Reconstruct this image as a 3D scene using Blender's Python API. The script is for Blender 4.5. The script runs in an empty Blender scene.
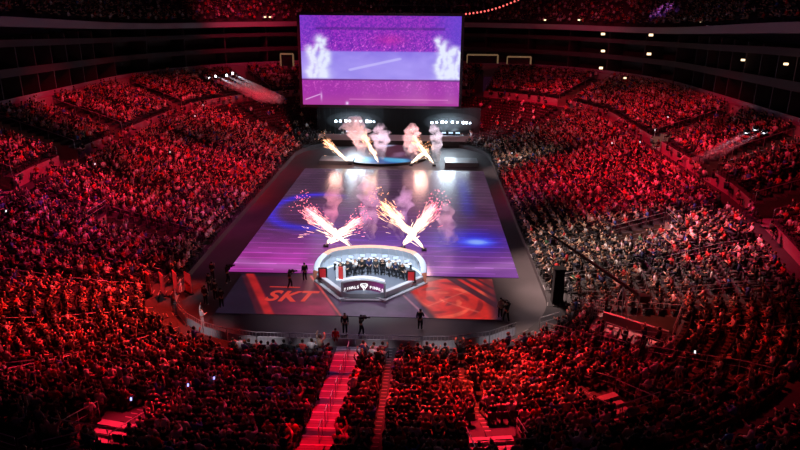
import bpy, bmesh, math, random
import numpy as np
from mathutils import Vector, Matrix
random.seed(7); rng = np.random.default_rng(11)
S = bpy.context.scene; C = S.collection
PI = math.pi

# ------------------------------------------------------------------ camera
PITCH, ROLL, YAW, CX, CH, F = .3275, .0071, -.0382, 4.488, 22.883, 650.0
fw = np.array([math.sin(YAW)*math.cos(PITCH), math.cos(YAW)*math.cos(PITCH), -math.sin(PITCH)])
r0 = np.array([math.cos(YAW), -math.sin(YAW), 0.0]); u0 = np.cross(r0, fw)
cr = r0*math.cos(ROLL)+u0*math.sin(ROLL); cu = np.cross(cr, fw); CO = np.array([CX, 0, CH])
cd = bpy.data.cameras.new('camera'); cam = bpy.data.objects.new('camera', cd); C.objects.link(cam)
cd.sensor_width = 36; cd.lens = F/800*36; cd.clip_end = 600; cd.clip_start = .5
M = Matrix.Identity(4)
for i in range(3):
    M[i][0], M[i][1], M[i][2], M[i][3] = cr[i], cu[i], -fw[i], CO[i]
cam.matrix_world = M; S.camera = cam
def ray(px, py): return fw+cr*(px-400)/F-cu*(py-225)/F
def at_z(px, py, z): d = ray(px, py); return CO+d*((z-CH)/d[2])
def at_y(px, py, Y): d = ray(px, py); return CO+d*(Y/d[1])
def proj(P):
    d = np.asarray(P, float)-CO; z = d@fw
    return 400+F*(d@cr)/z, 225-F*(d@cu)/z, z

S.view_settings.view_transform = 'Standard'; S.view_settings.look = 'None'
S.view_settings.exposure = 0.0; S.view_settings.gamma = 1; S.view_settings.use_curve_mapping = False

# ------------------------------------------------------------------ helpers
def lin(r, g, b):
    f = lambda c: (c/255/12.92) if c/255 <= .04045 else ((c/255+.055)/1.055)**2.4
    return (f(r), f(g), f(b))
def tag(o, label=None, cat=None, group=None, kind=None):
    if label: o['label'] = label
    if cat: o['category'] = cat
    if group: o['group'] = group
    if kind: o['kind'] = kind
    return o
def link(name, me, mats=(), parent=None, loc=None, rz=0):
    for m in (mats if isinstance(mats, (list, tuple)) else [mats]): me.materials.append(m)
    o = bpy.data.objects.new(name, me); C.objects.link(o)
    if loc is not None: o.location = loc
    o.rotation_euler[2] = rz
    if parent: o.parent = parent
    return o
def empty(name, loc=(0, 0, 0), rz=0):
    o = bpy.data.objects.new(name, None); C.objects.link(o); o.location = loc; o.rotation_euler[2] = rz
    o.empty_display_size = .2
    return o
class MB:
    def __init__(s): s.v = []; s.f = []; s.m = []; s.c = []
    def quad(s, a, b, c, d, m=0):
        n = len(s.v); s.v += [tuple(a), tuple(b), tuple(c), tuple(d)]; s.f.append((n, n+1, n+2, n+3)); s.m.append(m)
    def poly(s, pts, m=0):
        n = len(s.v); s.v += [tuple(p) for p in pts]; s.f.append(tuple(range(n, n+len(pts)))); s.m.append(m)
    def prism(s, pts, z0, z1, m=0, mt=None):        # pts xy, counter-clockwise
        n = len(s.v); k = len(pts)
        s.v += [(p[0], p[1], z0) for p in pts]+[(p[0], p[1], z1) for p in pts]
        s.f.append(tuple(range(n+k-1, n-1, -1))); s.m.append(m)
        s.f.append(tuple(range(n+k, n+2*k))); s.m.append(m if mt is None else mt)
        for i in range(k):
            j = (i+1) % k; s.f.append((n+i, n+j, n+k+j, n+k+i)); s.m.append(m)
    def box(s, c, size, m=0, rz=0, rx=0, taper=1.0):
        hx, hy, hz = size[0]/2, size[1]/2, size[2]/2; n = len(s.v)
        cz, sz, cx_, sx = math.cos(rz), math.sin(rz), math.cos(rx), math.sin(rx)
        for dz in (-1, 1):
            t = taper if dz > 0 else 1
            for dx, dy in ((-1, -1), (1, -1), (1, 1), (-1, 1)):
                x, y, z = dx*hx*t, dy*hy*t, dz*hz
                y, z = y*cx_-z*sx, y*sx+z*cx_
                s.v.append((c[0]+x*cz-y*sz, c[1]+x*sz+y*cz, c[2]+z))
        for q in ((3, 2, 1, 0), (4, 5, 6, 7), (0, 1, 5, 4), (1, 2, 6, 5), (2, 3, 7, 6), (3, 0, 4, 7)):
            s.f.append(tuple(n+i for i in q)); s.m.append(m)
    def tube(s, pts, r, k=6, m=0, r2=None):
        pts = [Vector(p) for p in pts]; n = len(s.v); N = len(pts)
        for i, p in enumerate(pts):
            d = (pts[min(i+1, N-1)]-pts[max(i-1, 0)])
            d = d.normalized() if d.length > 0 else Vector((0, 0, 1))
            a = d.orthogonal().normalized() if abs(d.z) > .95 else d.cross(Vector((0, 0, 1))).normalized()
            b = d.cross(a)
            rr = r if r2 is None else r+(r2-r)*i/(N-1)
            for j in range(k):
                t = 2*PI*j/k; s.v.append(tuple(p+a*math.cos(t)*rr+b*math.sin(t)*rr))
        for i in range(N-1):
            for j in range(k):
                s.f.append((n+i*k+j, n+i*k+(j+1) % k, n+(i+1)*k+(j+1) % k, n+(i+1)*k+j)); s.m.append(m)
        s.f.append(tuple(n+j for j in range(k-1, -1, -1))); s.m.append(m)
        s.f.append(tuple(n+(N-1)*k+j for j in range(k))); s.m.append(m)
    def ball(s, c, r, k=8, h=6, m=0, sc=(1, 1, 1)):
        n = len(s.v)
        s.v.append((c[0], c[1], c[2]-r*sc[2]))
        for i in range(1, h):
            a = -PI/2+PI*i/h
            for j in range(k):
                t = 2*PI*j/k; s.v.append((c[0]+r*sc[0]*math.cos(a)*math.cos(t), c[1]+r*sc[1]*math.cos(a)*math.sin(t), c[2]+r*sc[2]*math.sin(a)))
        s.v.append((c[0], c[1], c[2]+r*sc[2])); top = len(s.v)-1
        for j in range(k):
            s.f.append((n, n+1+(j+1) % k, n+1+j)); s.m.append(m)
            s.f.append((top, n+1+(h-2)*k+j, n+1+(h-2)*k+(j+1) % k)); s.m.append(m)
        for i in range(h-2):
            for j in range(k):
                s.f.append((n+1+i*k+j, n+1+i*k+(j+1) % k, n+1+(i+1)*k+(j+1) % k, n+1+(i+1)*k+j)); s.m.append(m)
    def mesh(s, name, smooth=False):
        me = bpy.data.meshes.new(name); me.from_pydata(s.v, [], s.f)
        me.polygons.foreach_set('material_index', s.m)
        if smooth: me.polygons.foreach_set('use_smooth', [True]*len(s.f))
        me.update(); return me
    def build(s, name, mats, parent=None, loc=None, rz=0, smooth=False):
        return link(name, s.mesh(name, smooth), mats, parent, loc, rz)
def tri_mesh(name, V, T, col=None, mat=None, uv=None):
    me = bpy.data.meshes.new(name); k = T.shape[1]
    me.vertices.add(len(V)); me.vertices.foreach_set('co', V.astype(np.float32).ravel())
    me.loops.add(T.size); me.loops.foreach_set('vertex_index', T.astype(np.int32).ravel())
    me.polygons.add(len(T)); me.polygons.foreach_set('loop_start', np.arange(0, T.size, k, dtype=np.int32))
    me.update(calc_edges=True)
    if col is not None:
        a = me.color_attributes.new('col', 'FLOAT_COLOR', 'POINT')
        cc = np.ones((len(V), 4), np.float32); cc[:, :3] = col; a.data.foreach_set('color', cc.ravel())
    if mat: me.materials.append(mat)
    return me

# ------------------------------------------------------------------ materials
def mat(name, col, rough=.6, metal=0, spec=.5, emit=None, es=1.0, noise=None, bump=0, nscale=8):
    m = bpy.data.materials.new(name); m.use_nodes = True; nt = m.node_tree; b = nt.nodes['Principled BSDF']
    b.inputs['Base Color'].default_value = (*col, 1); b.inputs['Roughness'].default_value = rough
    b.inputs['Metallic'].default_value = metal; b.inputs['Specular IOR Level'].default_value = spec
    if emit: b.inputs['Emission Color'].default_value = (*emit, 1); b.inputs['Emission Strength'].default_value = es
    if noise or bump:
        tc = nt.nodes.new('ShaderNodeTexCoord'); n = nt.nodes.new('ShaderNodeTexNoise'); n.inputs['Scale'].default_value = nscale
        n.inputs['Detail'].default_value = 5; nt.links.new(tc.outputs['Object'], n.inputs['Vector'])
        if noise:
            r = nt.nodes.new('ShaderNodeMix'); r.data_type = 'RGBA'
            r.inputs['A'].default_value = (*col, 1); r.inputs['B'].default_value = (*noise, 1)
            nt.links.new(n.outputs['Fac'], r.inputs['Factor']); nt.links.new(r.outputs['Result'], b.inputs['Base Color'])
        if bump:
            bp = nt.nodes.new('ShaderNodeBump'); bp.inputs['Strength'].default_value = bump; bp.inputs['Distance'].default_value = .02
            nt.links.new(n.outputs['Fac'], bp.inputs['Height']); nt.links.new(bp.outputs['Normal'], b.inputs['Normal'])
    return m
def mat_attr(name, rough=.8, emit=0.0, spec=.3, dark=1.0, bumpscale=0):
    m = bpy.data.materials.new(name); m.use_nodes = True; nt = m.node_tree; b = nt.nodes['Principled BSDF']
    a = nt.nodes.new('ShaderNodeAttribute'); a.attribute_name = 'col'
    if emit:
        b.inputs['Base Color'].default_value = (.02, .02, .022, 1)
        nt.links.new(a.outputs['Color'], b.inputs['Emission Color']); b.inputs['Emission Strength'].default_value = emit
    else: nt.links.new(a.outputs['Color'], b.inputs['Base Color'])
    b.inputs['Roughness'].default_value = rough; b.inputs['Specular IOR Level'].default_value = spec
    return m
def mat_obj(name, rough=.8):
    m = bpy.data.materials.new(name); m.use_nodes = True; nt = m.node_tree; b = nt.nodes['Principled BSDF']
    a = nt.nodes.new('ShaderNodeObjectInfo'); nt.links.new(a.outputs['Color'], b.inputs['Base Color'])
    b.inputs['Roughness'].default_value = rough; b.inputs['Specular IOR Level'].default_value = .3
    return m
K = dict(
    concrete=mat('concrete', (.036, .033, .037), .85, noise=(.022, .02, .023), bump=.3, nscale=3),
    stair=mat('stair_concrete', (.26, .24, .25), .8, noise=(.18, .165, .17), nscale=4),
    nosing=mat('stair_nosing', (.8, .78, .72), .6),
    tan=mat('tan_wall', (.3, .25, .19), .8, noise=(.22, .18, .14), nscale=2),
    darkwall=mat('dark_wall', (.06, .05, .06), .8, noise=(.04, .035, .04)),
    front=mat('section_front', (.32, .2, .22), .6, noise=(.25, .16, .18)),
    floor=mat('arena_floor', (.078, .064, .072), .5, noise=(.04, .034, .038), nscale=.6, bump=.1),
    rail=mat('rail_steel', (.5, .48, .5), .35, .7),
    white=mat('white_gloss', (.75, .76, .8), .35),
    shell=mat('shell_inside', (.6, .66, .78), .45),
    deck=mat('desk_deck', (.12, .14, .18), .3),
    black=mat('black_metal', (.012, .012, .015), .45, .3),
    blackcloth=mat('black_drape', (.004, .004, .005), .95),
    skin=mat('skin', (.52, .3, .2), .55), cloth=mat_obj('cloth'), hair=mat_obj('hair', .6),
    shoe=mat('shoe', (.6, .6, .6), .5),
    crowd=mat_attr('crowd_cloth'), seat=mat('seat_plastic', (.022, .008, .01), .5),
    lens=mat('lamp_lens', (.1, .1, .1), .3, emit=(.75, .88, 1), es=22),
    warm=mat('warm_lens', (.1, .1, .1), .3, emit=(1, .72, .4), es=2.4),
    warmdim=mat('frame_glow', (.3, .24, .15), .6, emit=(.6, .42, .2), es=.18),  # lit look of the suite window frames, put in as a faint glow
    redlens=mat('red_lens', (.1, .1, .1), .3, emit=(1, .12, .1), es=2.0),
    red=mat('red_panel', (.4, .015, .02), .5, emit=(.8, .02, .03), es=.12),
    screenf=mat('bezel', (.012, .012, .02), .4),
    monitor=mat('monitor_glow', (.02, .02, .02), .3, emit=(.6, .75, 1), es=1.3),
    ledge=mat('ledge_paint', (.3, .27, .32), .6), barpanel=mat('barrier_panel', (.72, .7, .73), .5),
)

# ------------------------------------------------------------------ bowl path
X0, HW, Y0, Y1, RN, RF = -.7, 15.3, 39.8, 111.0, 9.5, 12.0
SEG = [('l', (X0-HW+RN, Y0), (X0+HW-RN, Y0)), ('a', (X0+HW-RN, Y0+RN), RN, -90, 0),
       ('l', (X0+HW, Y0+RN), (X0+HW, Y1-RF)), ('a', (X0+HW-RF, Y1-RF), RF, 0, 90),
       ('l', (X0+HW-RF, Y1), (X0-HW+RF, Y1)), ('a', (X0-HW+RF, Y1-RF), RF, 90, 180),
       ('l', (X0-HW, Y1-RF), (X0-HW, Y0+RN)), ('a', (X0-HW+RN, Y0+RN), RN, 180, 270)]
def P(sg, t, u):
    s = SEG[sg]
    if s[0] == 'l':
        a, b = Vector(s[1]), Vector(s[2]); d = (b-a).normalized(); n = Vector((d.y, -d.x))
        p = a+(b-a)*t+n*u; return p.x, p.y, n.x, n.y
    a = math.radians(s[3]+(s[4]-s[3])*t)
    return s[1][0]+(s[2]+u)*math.cos(a), s[1][1]+(s[2]+u)*math.sin(a), math.cos(a), math.sin(a)
def slen(sg, u):
    s = SEG[sg]
    return (Vector(s[2])-Vector(s[1])).length if s[0] == 'l' else (s[2]+u)*PI/2
COLS = {0: 26, 1: 40, 2: 66, 3: 36, 4: 8, 5: 36, 6: 66, 7: 40}
PATH = []                                        # list of (seg, t) column edges, whole ring
for sg in range(8):
    for j in range(COLS[sg]): PATH.append((sg, j/COLS[sg]))
def kf(y):
    t = min(1, max(0, (y-40)/22)); return .62+.38*t*t*(3-2*t)
NL, DU, NT, DT = 18, .95, 10, .9
UL = NL*DU; UW = UL+1.5; UT = UW+NT*DT
def zlow(u, y): return kf(y)*(.6+.2*u+.0062*u*u)
def zrow(i, y): return zlow(i*DU, y)
def zwalk(y): return kf(y)*6.0
def ztier(i, y): return kf(y)*(7.3+.33*i)
# vomitories in the lower bowl: (seg, t, u0, u1, half width, floor z)
VOM = [(1, .085, 12.3, 15.2, 1.3, 1.7), (7, .875, 12.3, 15.2, 1.4, 1.7), (1, .31, 10.4, 13.3, 1.2, 1.6), (1, .69, 3.8, 9.5, 2.3, .3),
       (6, .83, 2.85, 10.45, 1.7, .6), (2, .16, 7.6, 12.35, 1.4, 1.2), (7, .80, 16.15, 17.1, 1.3, 2.2)]
GAPS = [(2, (54-Y0-RN)/(Y1-RF-Y0-RN), 1.4), (2, (65.5-Y0-RN)/(Y1-RF-Y0-RN), 1.5), (2, (81-Y0-RN)/(Y1-RF-Y0-RN), 1.3), (3, .35, 1.4), (3, .75, 1.4),
        (6, 1-(57-Y0-RN)/(Y1-RF-Y0-RN), 1.4), (6, 1-(68.5-Y0-RN)/(Y1-RF-Y0-RN), 1.6), (6, 1-(80.5-Y0-RN)/(Y1-RF-Y0-RN), 1.5), (5, .95, 1.4), (5, .5, 1.4), (5, .2, 1.4), (1, .2, 1.3), (1, .7, 1.3), (7, .3, 1.3), (7, .8, 1.3)]
# stairs: (seg, t, half width, words)
AISLES = [(0, .53, .98, 'red-lit stair'), (0, .765, .12, 'narrow gangway'), (1, .085, .12, 'right pit stair'), (1, .31, .2, 'right corner stair'), (1, .52, .35, 'far right corner stair'),
          (1, .86, .35, 'right side stair'), (7, .875, .2, 'left pit stair'), (7, .62, .35, 'left corner stair'), (7, .38, .35, 'far left corner stair'), (7, .12, .5, 'left side stair')]
for t in (.02, .16, .36, .58, .8): AISLES.append((2, t, .5, 'side stair'))
for t in (.2, .42, .64, .83, .98): AISLES.append((6, t, .5, 'side stair'))
for t in (.0, .33, .66): AISLES.append((3, t, .5, 'corner stair')); AISLES.append((5, 1-t, .5, 'corner stair'))
NEARAREA = {0, 1, 7}
def in_vom(sg, t, u, pad=0):
    for v in VOM:
        if v[0] == sg and v[2]-pad <= u <= v[3]+pad and abs(t-v[1])*slen(sg, u) < v[4]+pad*.3: return v
    return None
def in_gap(sg, t, u, pad=0):
    for g in GAPS:
        if g[0] == sg and abs(t-g[1])*slen(sg, u) < g[2]+pad: return True
    return False
# rows: (u0, u1, kind, index)
ROWS = [(i*DU, (i+1)*DU, 'L', i) for i in range(NL)]+[(UL, UW, 'W', 0)]+[(UW+i*DT, UW+(i+1)*DT, 'T', i) for i in range(NT)]
def cell_z(row, sg, t, y):
    u0, u1, kd, i = row; um = (u0+u1)/2
    if kd == 'L':
        v = in_vom(sg, t, um)
        return (v[5], 'v') if v else (zrow(i, y), 'r')
    if kd == 'W': return zwalk(y), 'w'
    if in_gap(sg, t, um): return zwalk(y)-.05, 'g'
    return ztier(i, y), 't'
def terrace(rows, name, side_of):
    mb = MB(); NP = len(PATH)
    info = {}
    def cc(ri, j):
        key = (ri, j)
        if key not in info:
            sg, t0 = PATH[j]; t1 = t0+1/COLS[sg]; r = rows[ri]
            tm = (t0+t1)/2; um = (r[0]+r[1])/2
            ty = cell_z(r, sg, tm, 50)[1]
            zz = []
            for (t, u) in ((t0, r[0]), (t1, r[0]), (t1, r[1]), (t0, r[1])):
                x, y, _, _ = P(sg, t, u)
                z = cell_z(r, sg, tm, P(sg, t, r[0])[1])[0]
                zz.append((x, y, z))
            info[key] = (ty, zz)
        return info[key]
    for ri in range(len(rows)):
        for j in range(NP):
            ty, q = cc(ri, j)
            mb.quad(q[0], q[3], q[2], q[1], {'r': 0, 'w': 0, 't': 0, 'v': 1, 'g': 1}[ty])
            # wall toward inner neighbour
            if ri > 0:
                _, p = cc(ri-1, j); a, b = p[3], p[2]
            else:
                base = 0 if rows[0][2] == 'L' else None
                if base is None: a = (q[0][0], q[0][1], zwalk(q[0][1])); b = (q[1][0], q[1][1], zwalk(q[1][1]))
                else: a = (q[0][0], q[0][1], 0); b = (q[1][0], q[1][1], 0)
            if abs(a[2]-q[0][2]) > .01:
                m = 2 if (ri == 0) else (3 if 'v' in (ty, cc(ri-1, j)[0]) else 0)
                mb.quad(a, q[0], q[1], b, m)
            _, n = cc(ri, (j+1) % NP)
            if abs(n[0][2]-q[1][2]) > .05: mb.quad(q[1], q[2], n[3], n[0], 3)
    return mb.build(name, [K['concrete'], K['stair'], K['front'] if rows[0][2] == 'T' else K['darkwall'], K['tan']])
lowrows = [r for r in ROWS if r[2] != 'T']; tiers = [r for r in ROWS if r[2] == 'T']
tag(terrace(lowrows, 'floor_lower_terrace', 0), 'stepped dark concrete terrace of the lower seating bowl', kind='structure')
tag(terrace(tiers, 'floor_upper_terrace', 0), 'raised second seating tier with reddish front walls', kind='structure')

def warp(z, y):
    t = min(1, max(0, (y-55)/65)); return z+max(0, z-11.2)/8.3*2.3*(1-t*t*(3-2*t))
def sweep(name, prof, mats, segs, tmin=None, parent=None, closed=True, cond=None, zs=True):
    """prof: list of (u, z) closed polygon swept round the bowl; cond(x,y) filters columns"""
    mb = MB(); n = len(prof)
    for j in range(len(PATH)):
        sg, t0 = PATH[j]; t1 = t0+1/COLS[sg]
        x, y, _, _ = P(sg, (t0+t1)/2, prof[0][0])
        if sg not in segs or (cond and not cond(x, y)): continue
        for i in range(n if closed else n-1):
            a, b = prof[i], prof[(i+1) % n]
            q = []
            for (t, pr) in ((t0, a), (t1, a), (t1, b), (t0, b)):
                x, y, _, _ = P(sg, t, pr[0]); q.append((x, y, warp(pr[1], y)))
            mb.quad(*q)
    return mb.build(name, mats, parent)

# arena floor
mb = MB(); pts = []
for (sg, t) in PATH: x, y, _, _ = P(sg, t, 0); pts.append((x, y))
mb.prism(pts, -.2, 0)
tag(mb.build('floor', [K['floor']]), 'dark grey concrete arena floor', kind='structure')

# suite rings and upper deck behind the second tier
far = lambda x, y: y > 26
US = UT+.6
tag(sweep('wall_tier_top', [(UT, 9.0), (UT, 11.4), (UT+.25, 11.4), (UT+.25, 9.0)], [K['front']], range(8), cond=far), 'low wall closing the top of the second tier', kind='structure')
for k_, (z0, z1) in enumerate([(11.0, 11.9), (13.9, 14.7), (16.7, 17.4)]):
    tag(sweep('trim_%d' % (k_+1), [(US, z0), (US, z1), (US+.2, z1), (US+.2, z0+.2), (US+4, z0+.2), (US+4, z0)], [K['ledge'] if k_ == 0 else K['darkwall']], range(8), cond=far), 'suite level parapet and floor slab', kind='structure')
tag(sweep('wall_suites', [(US+4, 9), (US+4, 20)], [K['darkwall']], range(8), cond=far, closed=False), 'dark back wall of the suites', kind='structure')
tag(sweep('trim_4', [(US-1.2, 18.6), (US-1.2, 19.5), (US-1.0, 19.5), (US-1.0, 18.9), (US+4, 18.9), (US+4, 18.6)], [K['ledge']], range(8), cond=far), 'pale ledge under the upper deck', kind='structure')
prof = [(US-1.0, 19.0)]
for i in range(14): prof += [(US-.6+i*.85, 19.0+i*.48), (US-.6+i*.85, 19.0+(i+1)*.48)]
prof += [(US+12, 19+14*.48), (US+12, 34)]
tag(sweep('floor_upper_deck', prof, [K['darkwall']], range(8), cond=far, closed=False), 'dark upper deck terraces', kind='structure')
# partitions between suites
mb = MB()
for j in range(0, len(PATH), 5):
    sg, t = PATH[j]; x, y, nx, ny = P(sg, t, US+2)
    if y < 26 or sg in (0, 1, 7): continue
    mb.box((x, y, 15), (.2, 3.6, 7.8), rz=math.atan2(ny, nx)-PI/2)
tag(mb.build('wall_suite_partitions', [K['darkwall']]), 'partition walls between the suites', kind='structure')

# ------------------------------------------------------------------ people
def pose_seated(arm):
    J = dict(pel=(0, 0, .55), sp=(0, -.02, .74), ch=(0, -.03, .95), nk=(0, -.01, 1.10), hd=(0, .02, 1.2), tp=(0, .02, 1.31),
             hl=(-.1, .03, .54), hr=(.1, .03, .54), kl=(-.13, .43, .55), kr=(.13, .43, .55), al=(-.13, .42, .12), ar=(.13, .42, .12),
             fl=(-.14, .56, .05), fr=(.14, .56, .05), sl=(-.18, -.03, 1.03), sr=(.18, -.03, 1.03))
    A = {'lap': ((-.25, .04, .8), (-.12, .27, .68), (.25, .04, .8), (.12, .27, .68)),
         'clap': ((-.25, .13, .85), (-.05, .33, 1.0), (.25, .13, .85), (.05, .33, 1.0)),
         'up': ((-.3, .05, 1.22), (-.22, .1, 1.48), (.3, .05, 1.22), (.2, .12, 1.5)),
         'phone': ((-.25, .04, .8), (-.12, .27, .68), (.22, .2, .98), (.1, .33, 1.2)),
         'desk': ((-.24, .14, .84), (-.16, .38, .82), (.24, .14, .84), (.16, .38, .82))}[arm]
    J['el'], J['wl'], J['er'], J['wr'] = A; return J
def pose_standing(arm, stride=.0):
    J = dict(pel=(0, 0, .95), sp=(0, -.01, 1.12), ch=(0, -.02, 1.34), nk=(0, 0, 1.5), hd=(0, .03, 1.6), tp=(0, .02, 1.71),
             hl=(-.09, 0, .92), hr=(.09, 0, .92), kl=(-.11, .03+stride, .5), kr=(.11, .03-stride*.6, .5), al=(-.12, stride*1.3, .1), ar=(.12, -stride*1.5, .1),
             fl=(-.14, .14+stride*1.3, .04), fr=(.14, .14-stride*1.5, .04), sl=(-.19, -.02, 1.42), sr=(.19, -.02, 1.42))
    A = {'down': ((-.24, -.04, 1.14), (-.25, .06, .9), (.24, -.04, 1.14), (.25, .06, .9)),
         'cam': ((-.27, .1, 1.25), (-.1, .32, 1.4), (.32, .05, 1.3), (.22, .25, 1.52)),
         'mic': ((-.24, -.04, 1.14), (-.25, .1, .9), (.26, .04, 1.16), (.1, .22, 1.4)),
         'up': ((-.3, .02, 1.6), (-.24, .06, 1.85), (.26, .04, 1.16), (.15, .25, 1.2))}[arm]
    J['el'], J['wl'], J['er'], J['wr'] = A; return J
BONES = [('pel', 'sp', 's'), ('sp', 'ch', 's'), ('ch', 'nk', 's'), ('nk', 'hd', 'k'), ('hd', 'tp', 'k'), ('pel', 'hl', 't'), ('pel', 'hr', 't'), ('hl', 'kl', 't'), ('hr', 'kr', 't'),
         ('kl', 'al', 't'), ('kr', 'ar', 't'), ('al', 'fl', 'f'), ('ar', 'fr', 'f'), ('ch', 'sl', 's'), ('ch', 'sr', 's'), ('sl', 'el', 's'), ('sr', 'er', 's'), ('el', 'wl', 'k'), ('er', 'wr', 'k')]
RAD = dict(pel=.135, sp=.125, ch=.15, nk=.058, hd=.088, tp=.085, hl=.1, hr=.1, kl=.066, kr=.066, al=.042, ar=.042, fl=.036, fr=.036, sl=.07, sr=.07, el=.046, er=.046, wl=.03, wr=.03)
def figure_meshes(J, tag_, long_sleeve=True, longhair=False, subdiv=1):
    names = list(J); me = bpy.data.meshes.new('sk'); me.from_pydata([J[n] for n in names], [(names.index(a), names.index(b)) for a, b, _ in BONES], [])
    o = bpy.data.objects.new('sk', me); C.objects.link(o)
    md = o.modifiers.new('s', 'SKIN'); ss = o.modifiers.new('u', 'SUBSURF'); ss.levels = subdiv; ss.render_levels = subdiv
    for i, n in enumerate(names):
        sv = me.skin_vertices[0].data[i]; r = RAD[n]; sv.radius = (r, r); sv.use_root = (n == 'pel')
    bpy.context.view_layer.update(); dg = bpy.context.evaluated_depsgraph_get()
    ev = bpy.data.meshes.new_from_object(o.evaluated_get(dg)); bpy.data.objects.remove(o)
    V = np.array([v.co for v in ev.vertices]); N = np.array([v.normal for v in ev.vertices]); Fc = [tuple(p.vertices) for p in ev.polygons]
    # head: a nose and jaw on the front of the face
    hd = np.array(J['hd']); near = V-(hd+np.array([0, .09, .0])); V = V+np.exp(-(near**2).sum(1)/(.028**2))[:, None]*np.array([0, .02, 0])
    reg = []
    for p in V:
        best = None
        for a, b, k in BONES:
            A, B = np.array(J[a]), np.array(J[b]); d = B-A; t = np.clip(((p-A)@d)/(d@d), 0, 1); q = np.linalg.norm(p-A-d*t)-.5*(RAD[a]+(RAD[b]-RAD[a])*t)
            if best is None or q < best[0]: best = (q, k, a, b, t)
        k = best[1]
        if best[2] in ('el', 'er') and long_sleeve and best[4] < .75: k = 's'
        if best[2] == 'ch' and best[3] == 'nk' and best[4] > .7: k = 'k'
        if best[2] in ('nk', 'hd'):
            top = p[2]-J['hd'][2]; fr = p[1]-J['hd'][1]
            if top > .05 or (fr < .0 and top > (-.16 if longhair else -.04)) or (longhair and abs(p[0]) > .07 and fr < .05): k = 'h'
        reg.append(k)
    body = MB(); body.v = [tuple(v) for v in V]; body.f = list(Fc); body.m = [0]*len(Fc)
    for s, w, e in ((-1, 'wl', 'el'), (1, 'wr', 'er')):    # palm, four fingers and a thumb
        W = Vector(J[w]); d = (W-Vector(J[e])).normalized(); side = d.cross(Vector((0, 0, 1))); side = side.normalized() if side.length > .1 else Vector((1, 0, 0))
        up = side.cross(d)
        body.tube([W-d*.01, W+d*.04, W+d*.085], .028, 6, r2=.034)
        for q, (off, ln) in enumerate(((-.027, .062), (-.009, .075), (.009, .07), (.027, .055))):
            b0 = W+d*.08+side*off; body.tube([b0, b0+d*ln*.55+up*-.004, b0+d*ln-up*.02], .0085, 5)
        b0 = W+d*.03-side*.028*s; body.tube([b0, b0+d*.03-side*.025*s, b0+d*.055-side*.03*s-up*.008], .01, 5)
    out = {'body': body.mesh('body_'+tag_, True)}
    def shell(keys, th, side=0):
        idx = {}; mb = MB()
        for f in Fc:
            if all(reg[i] in keys and V[i][0]*side >= 0 for i in f):
                for i in f:
                    if i not in idx: idx[i] = len(mb.v); mb.v.append(tuple(V[i]+N[i]*th))
                mb.f.append(tuple(idx[i] for i in f)); mb.m.append(0)
        return mb.mesh('shell', True)
    out['shirt'] = shell({'s'}, .018); out['trousers'] = shell({'t'}, .014); out['hair'] = shell({'h'}, .022); out['shoe'] = shell({'f'}, .012, -1); out['shoe2'] = shell({'f'}, .012, 1)
    out['shirt'].materials.append(K['cloth']); out['trousers'].materials.append(K['cloth']); out['hair'].materials.append(K['hair']); out['shoe'].materials.append(K['cloth']); out['shoe2'].materials.append(K['cloth']); out['body'].materials.append(K['skin'])
    return out
FIG = {}
for a in ('lap', 'clap', 'up', 'phone', 'desk'): FIG[a] = figure_meshes(pose_seated(a), a, longhair=(a in ('phone', 'clap')), long_sleeve=(a != 'up'))
for a, st in (('down', 0), ('cam', .14), ('mic', .0), ('up', 0)): FIG['s'+a] = figure_meshes(pose_standing(a, st), 's'+a)
def person(name, fig, loc, rz, shirt, trousers=(.012, .013, .02), hair=(.012, .009, .008), shoes=(.02, .02, .02), scale=1.0):
    m = FIG[fig]; o = bpy.data.objects.new(name, m['body']); C.objects.link(o); o.location = loc; o.rotation_euler[2] = rz; o.scale = (scale,)*3
    for k, c in (('shirt', shirt), ('trousers', trousers), ('hair', hair), ('shoe', shoes), ('shoe2', shoes)):
        ch = bpy.data.objects.new('shoe' if k == 'shoe2' else k, m[k]); C.objects.link(ch); ch.parent = o; ch.color = (*c, 1)
    return o

# low poly spectator for the far crowd (vertices, triangles, region of each vertex)
def low_person(arm, full=True):
    mb = MB(); reg = []
    def add(fn, r):
        n = len(mb.v); fn(); reg.extend([r]*(len(mb.v)-n))
    J = pose_seated(arm)
    add(lambda: mb.tube([J['pel'], (0, -.02, .78), (0, -.03, 1.0), (0, -.02, 1.08)], .15, 6), 1)
    for i, (k, r) in enumerate(((0, .14), (1, .15), (2, .19), (3, .1))):
        for j in range(6):
            v = mb.v[i*6+j]; c = (0, 0, 0)
            x = v[0]*(r/.15)*1.12; y = (v[1]+.02)*(r/.15)*.72-.02; mb.v[i*6+j] = (x, y, v[2])
    add(lambda: mb.ball((0, .02, 1.22), .105, 6, 4, sc=(.85, .95, 1.15)), 0)
    add(lambda: mb.ball((0, -.01, 1.26), .112, 6, 4, sc=(.92, .95, 1.0)), 3)
    for s, h, k, a in ((-1, 'hl', 'kl', 'al'), (1, 'hr', 'kr', 'ar')):
        add(lambda: mb.tube([J[h], J[k], J[a]], .085, 4, r2=.05), 2)
    for sh, e, w in (('sl', 'el', 'wl'), ('sr', 'er', 'wr')):
        add(lambda: mb.tube([J[sh], J[e]], .062, 4, r2=.05), 1)
        add(lambda: mb.tube([J[e], J[w]], .045, 4, r2=.045), 0)
    T = []
    for f in mb.f:
        for i in range(1, len(f)-1): T.append((f[0], f[i], f[i+1]))
    return np.array(mb.v), np.array(T), np.array(reg)
LOW = {a: low_person(a) for a in ('lap', 'clap', 'up', 'phone')}
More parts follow.
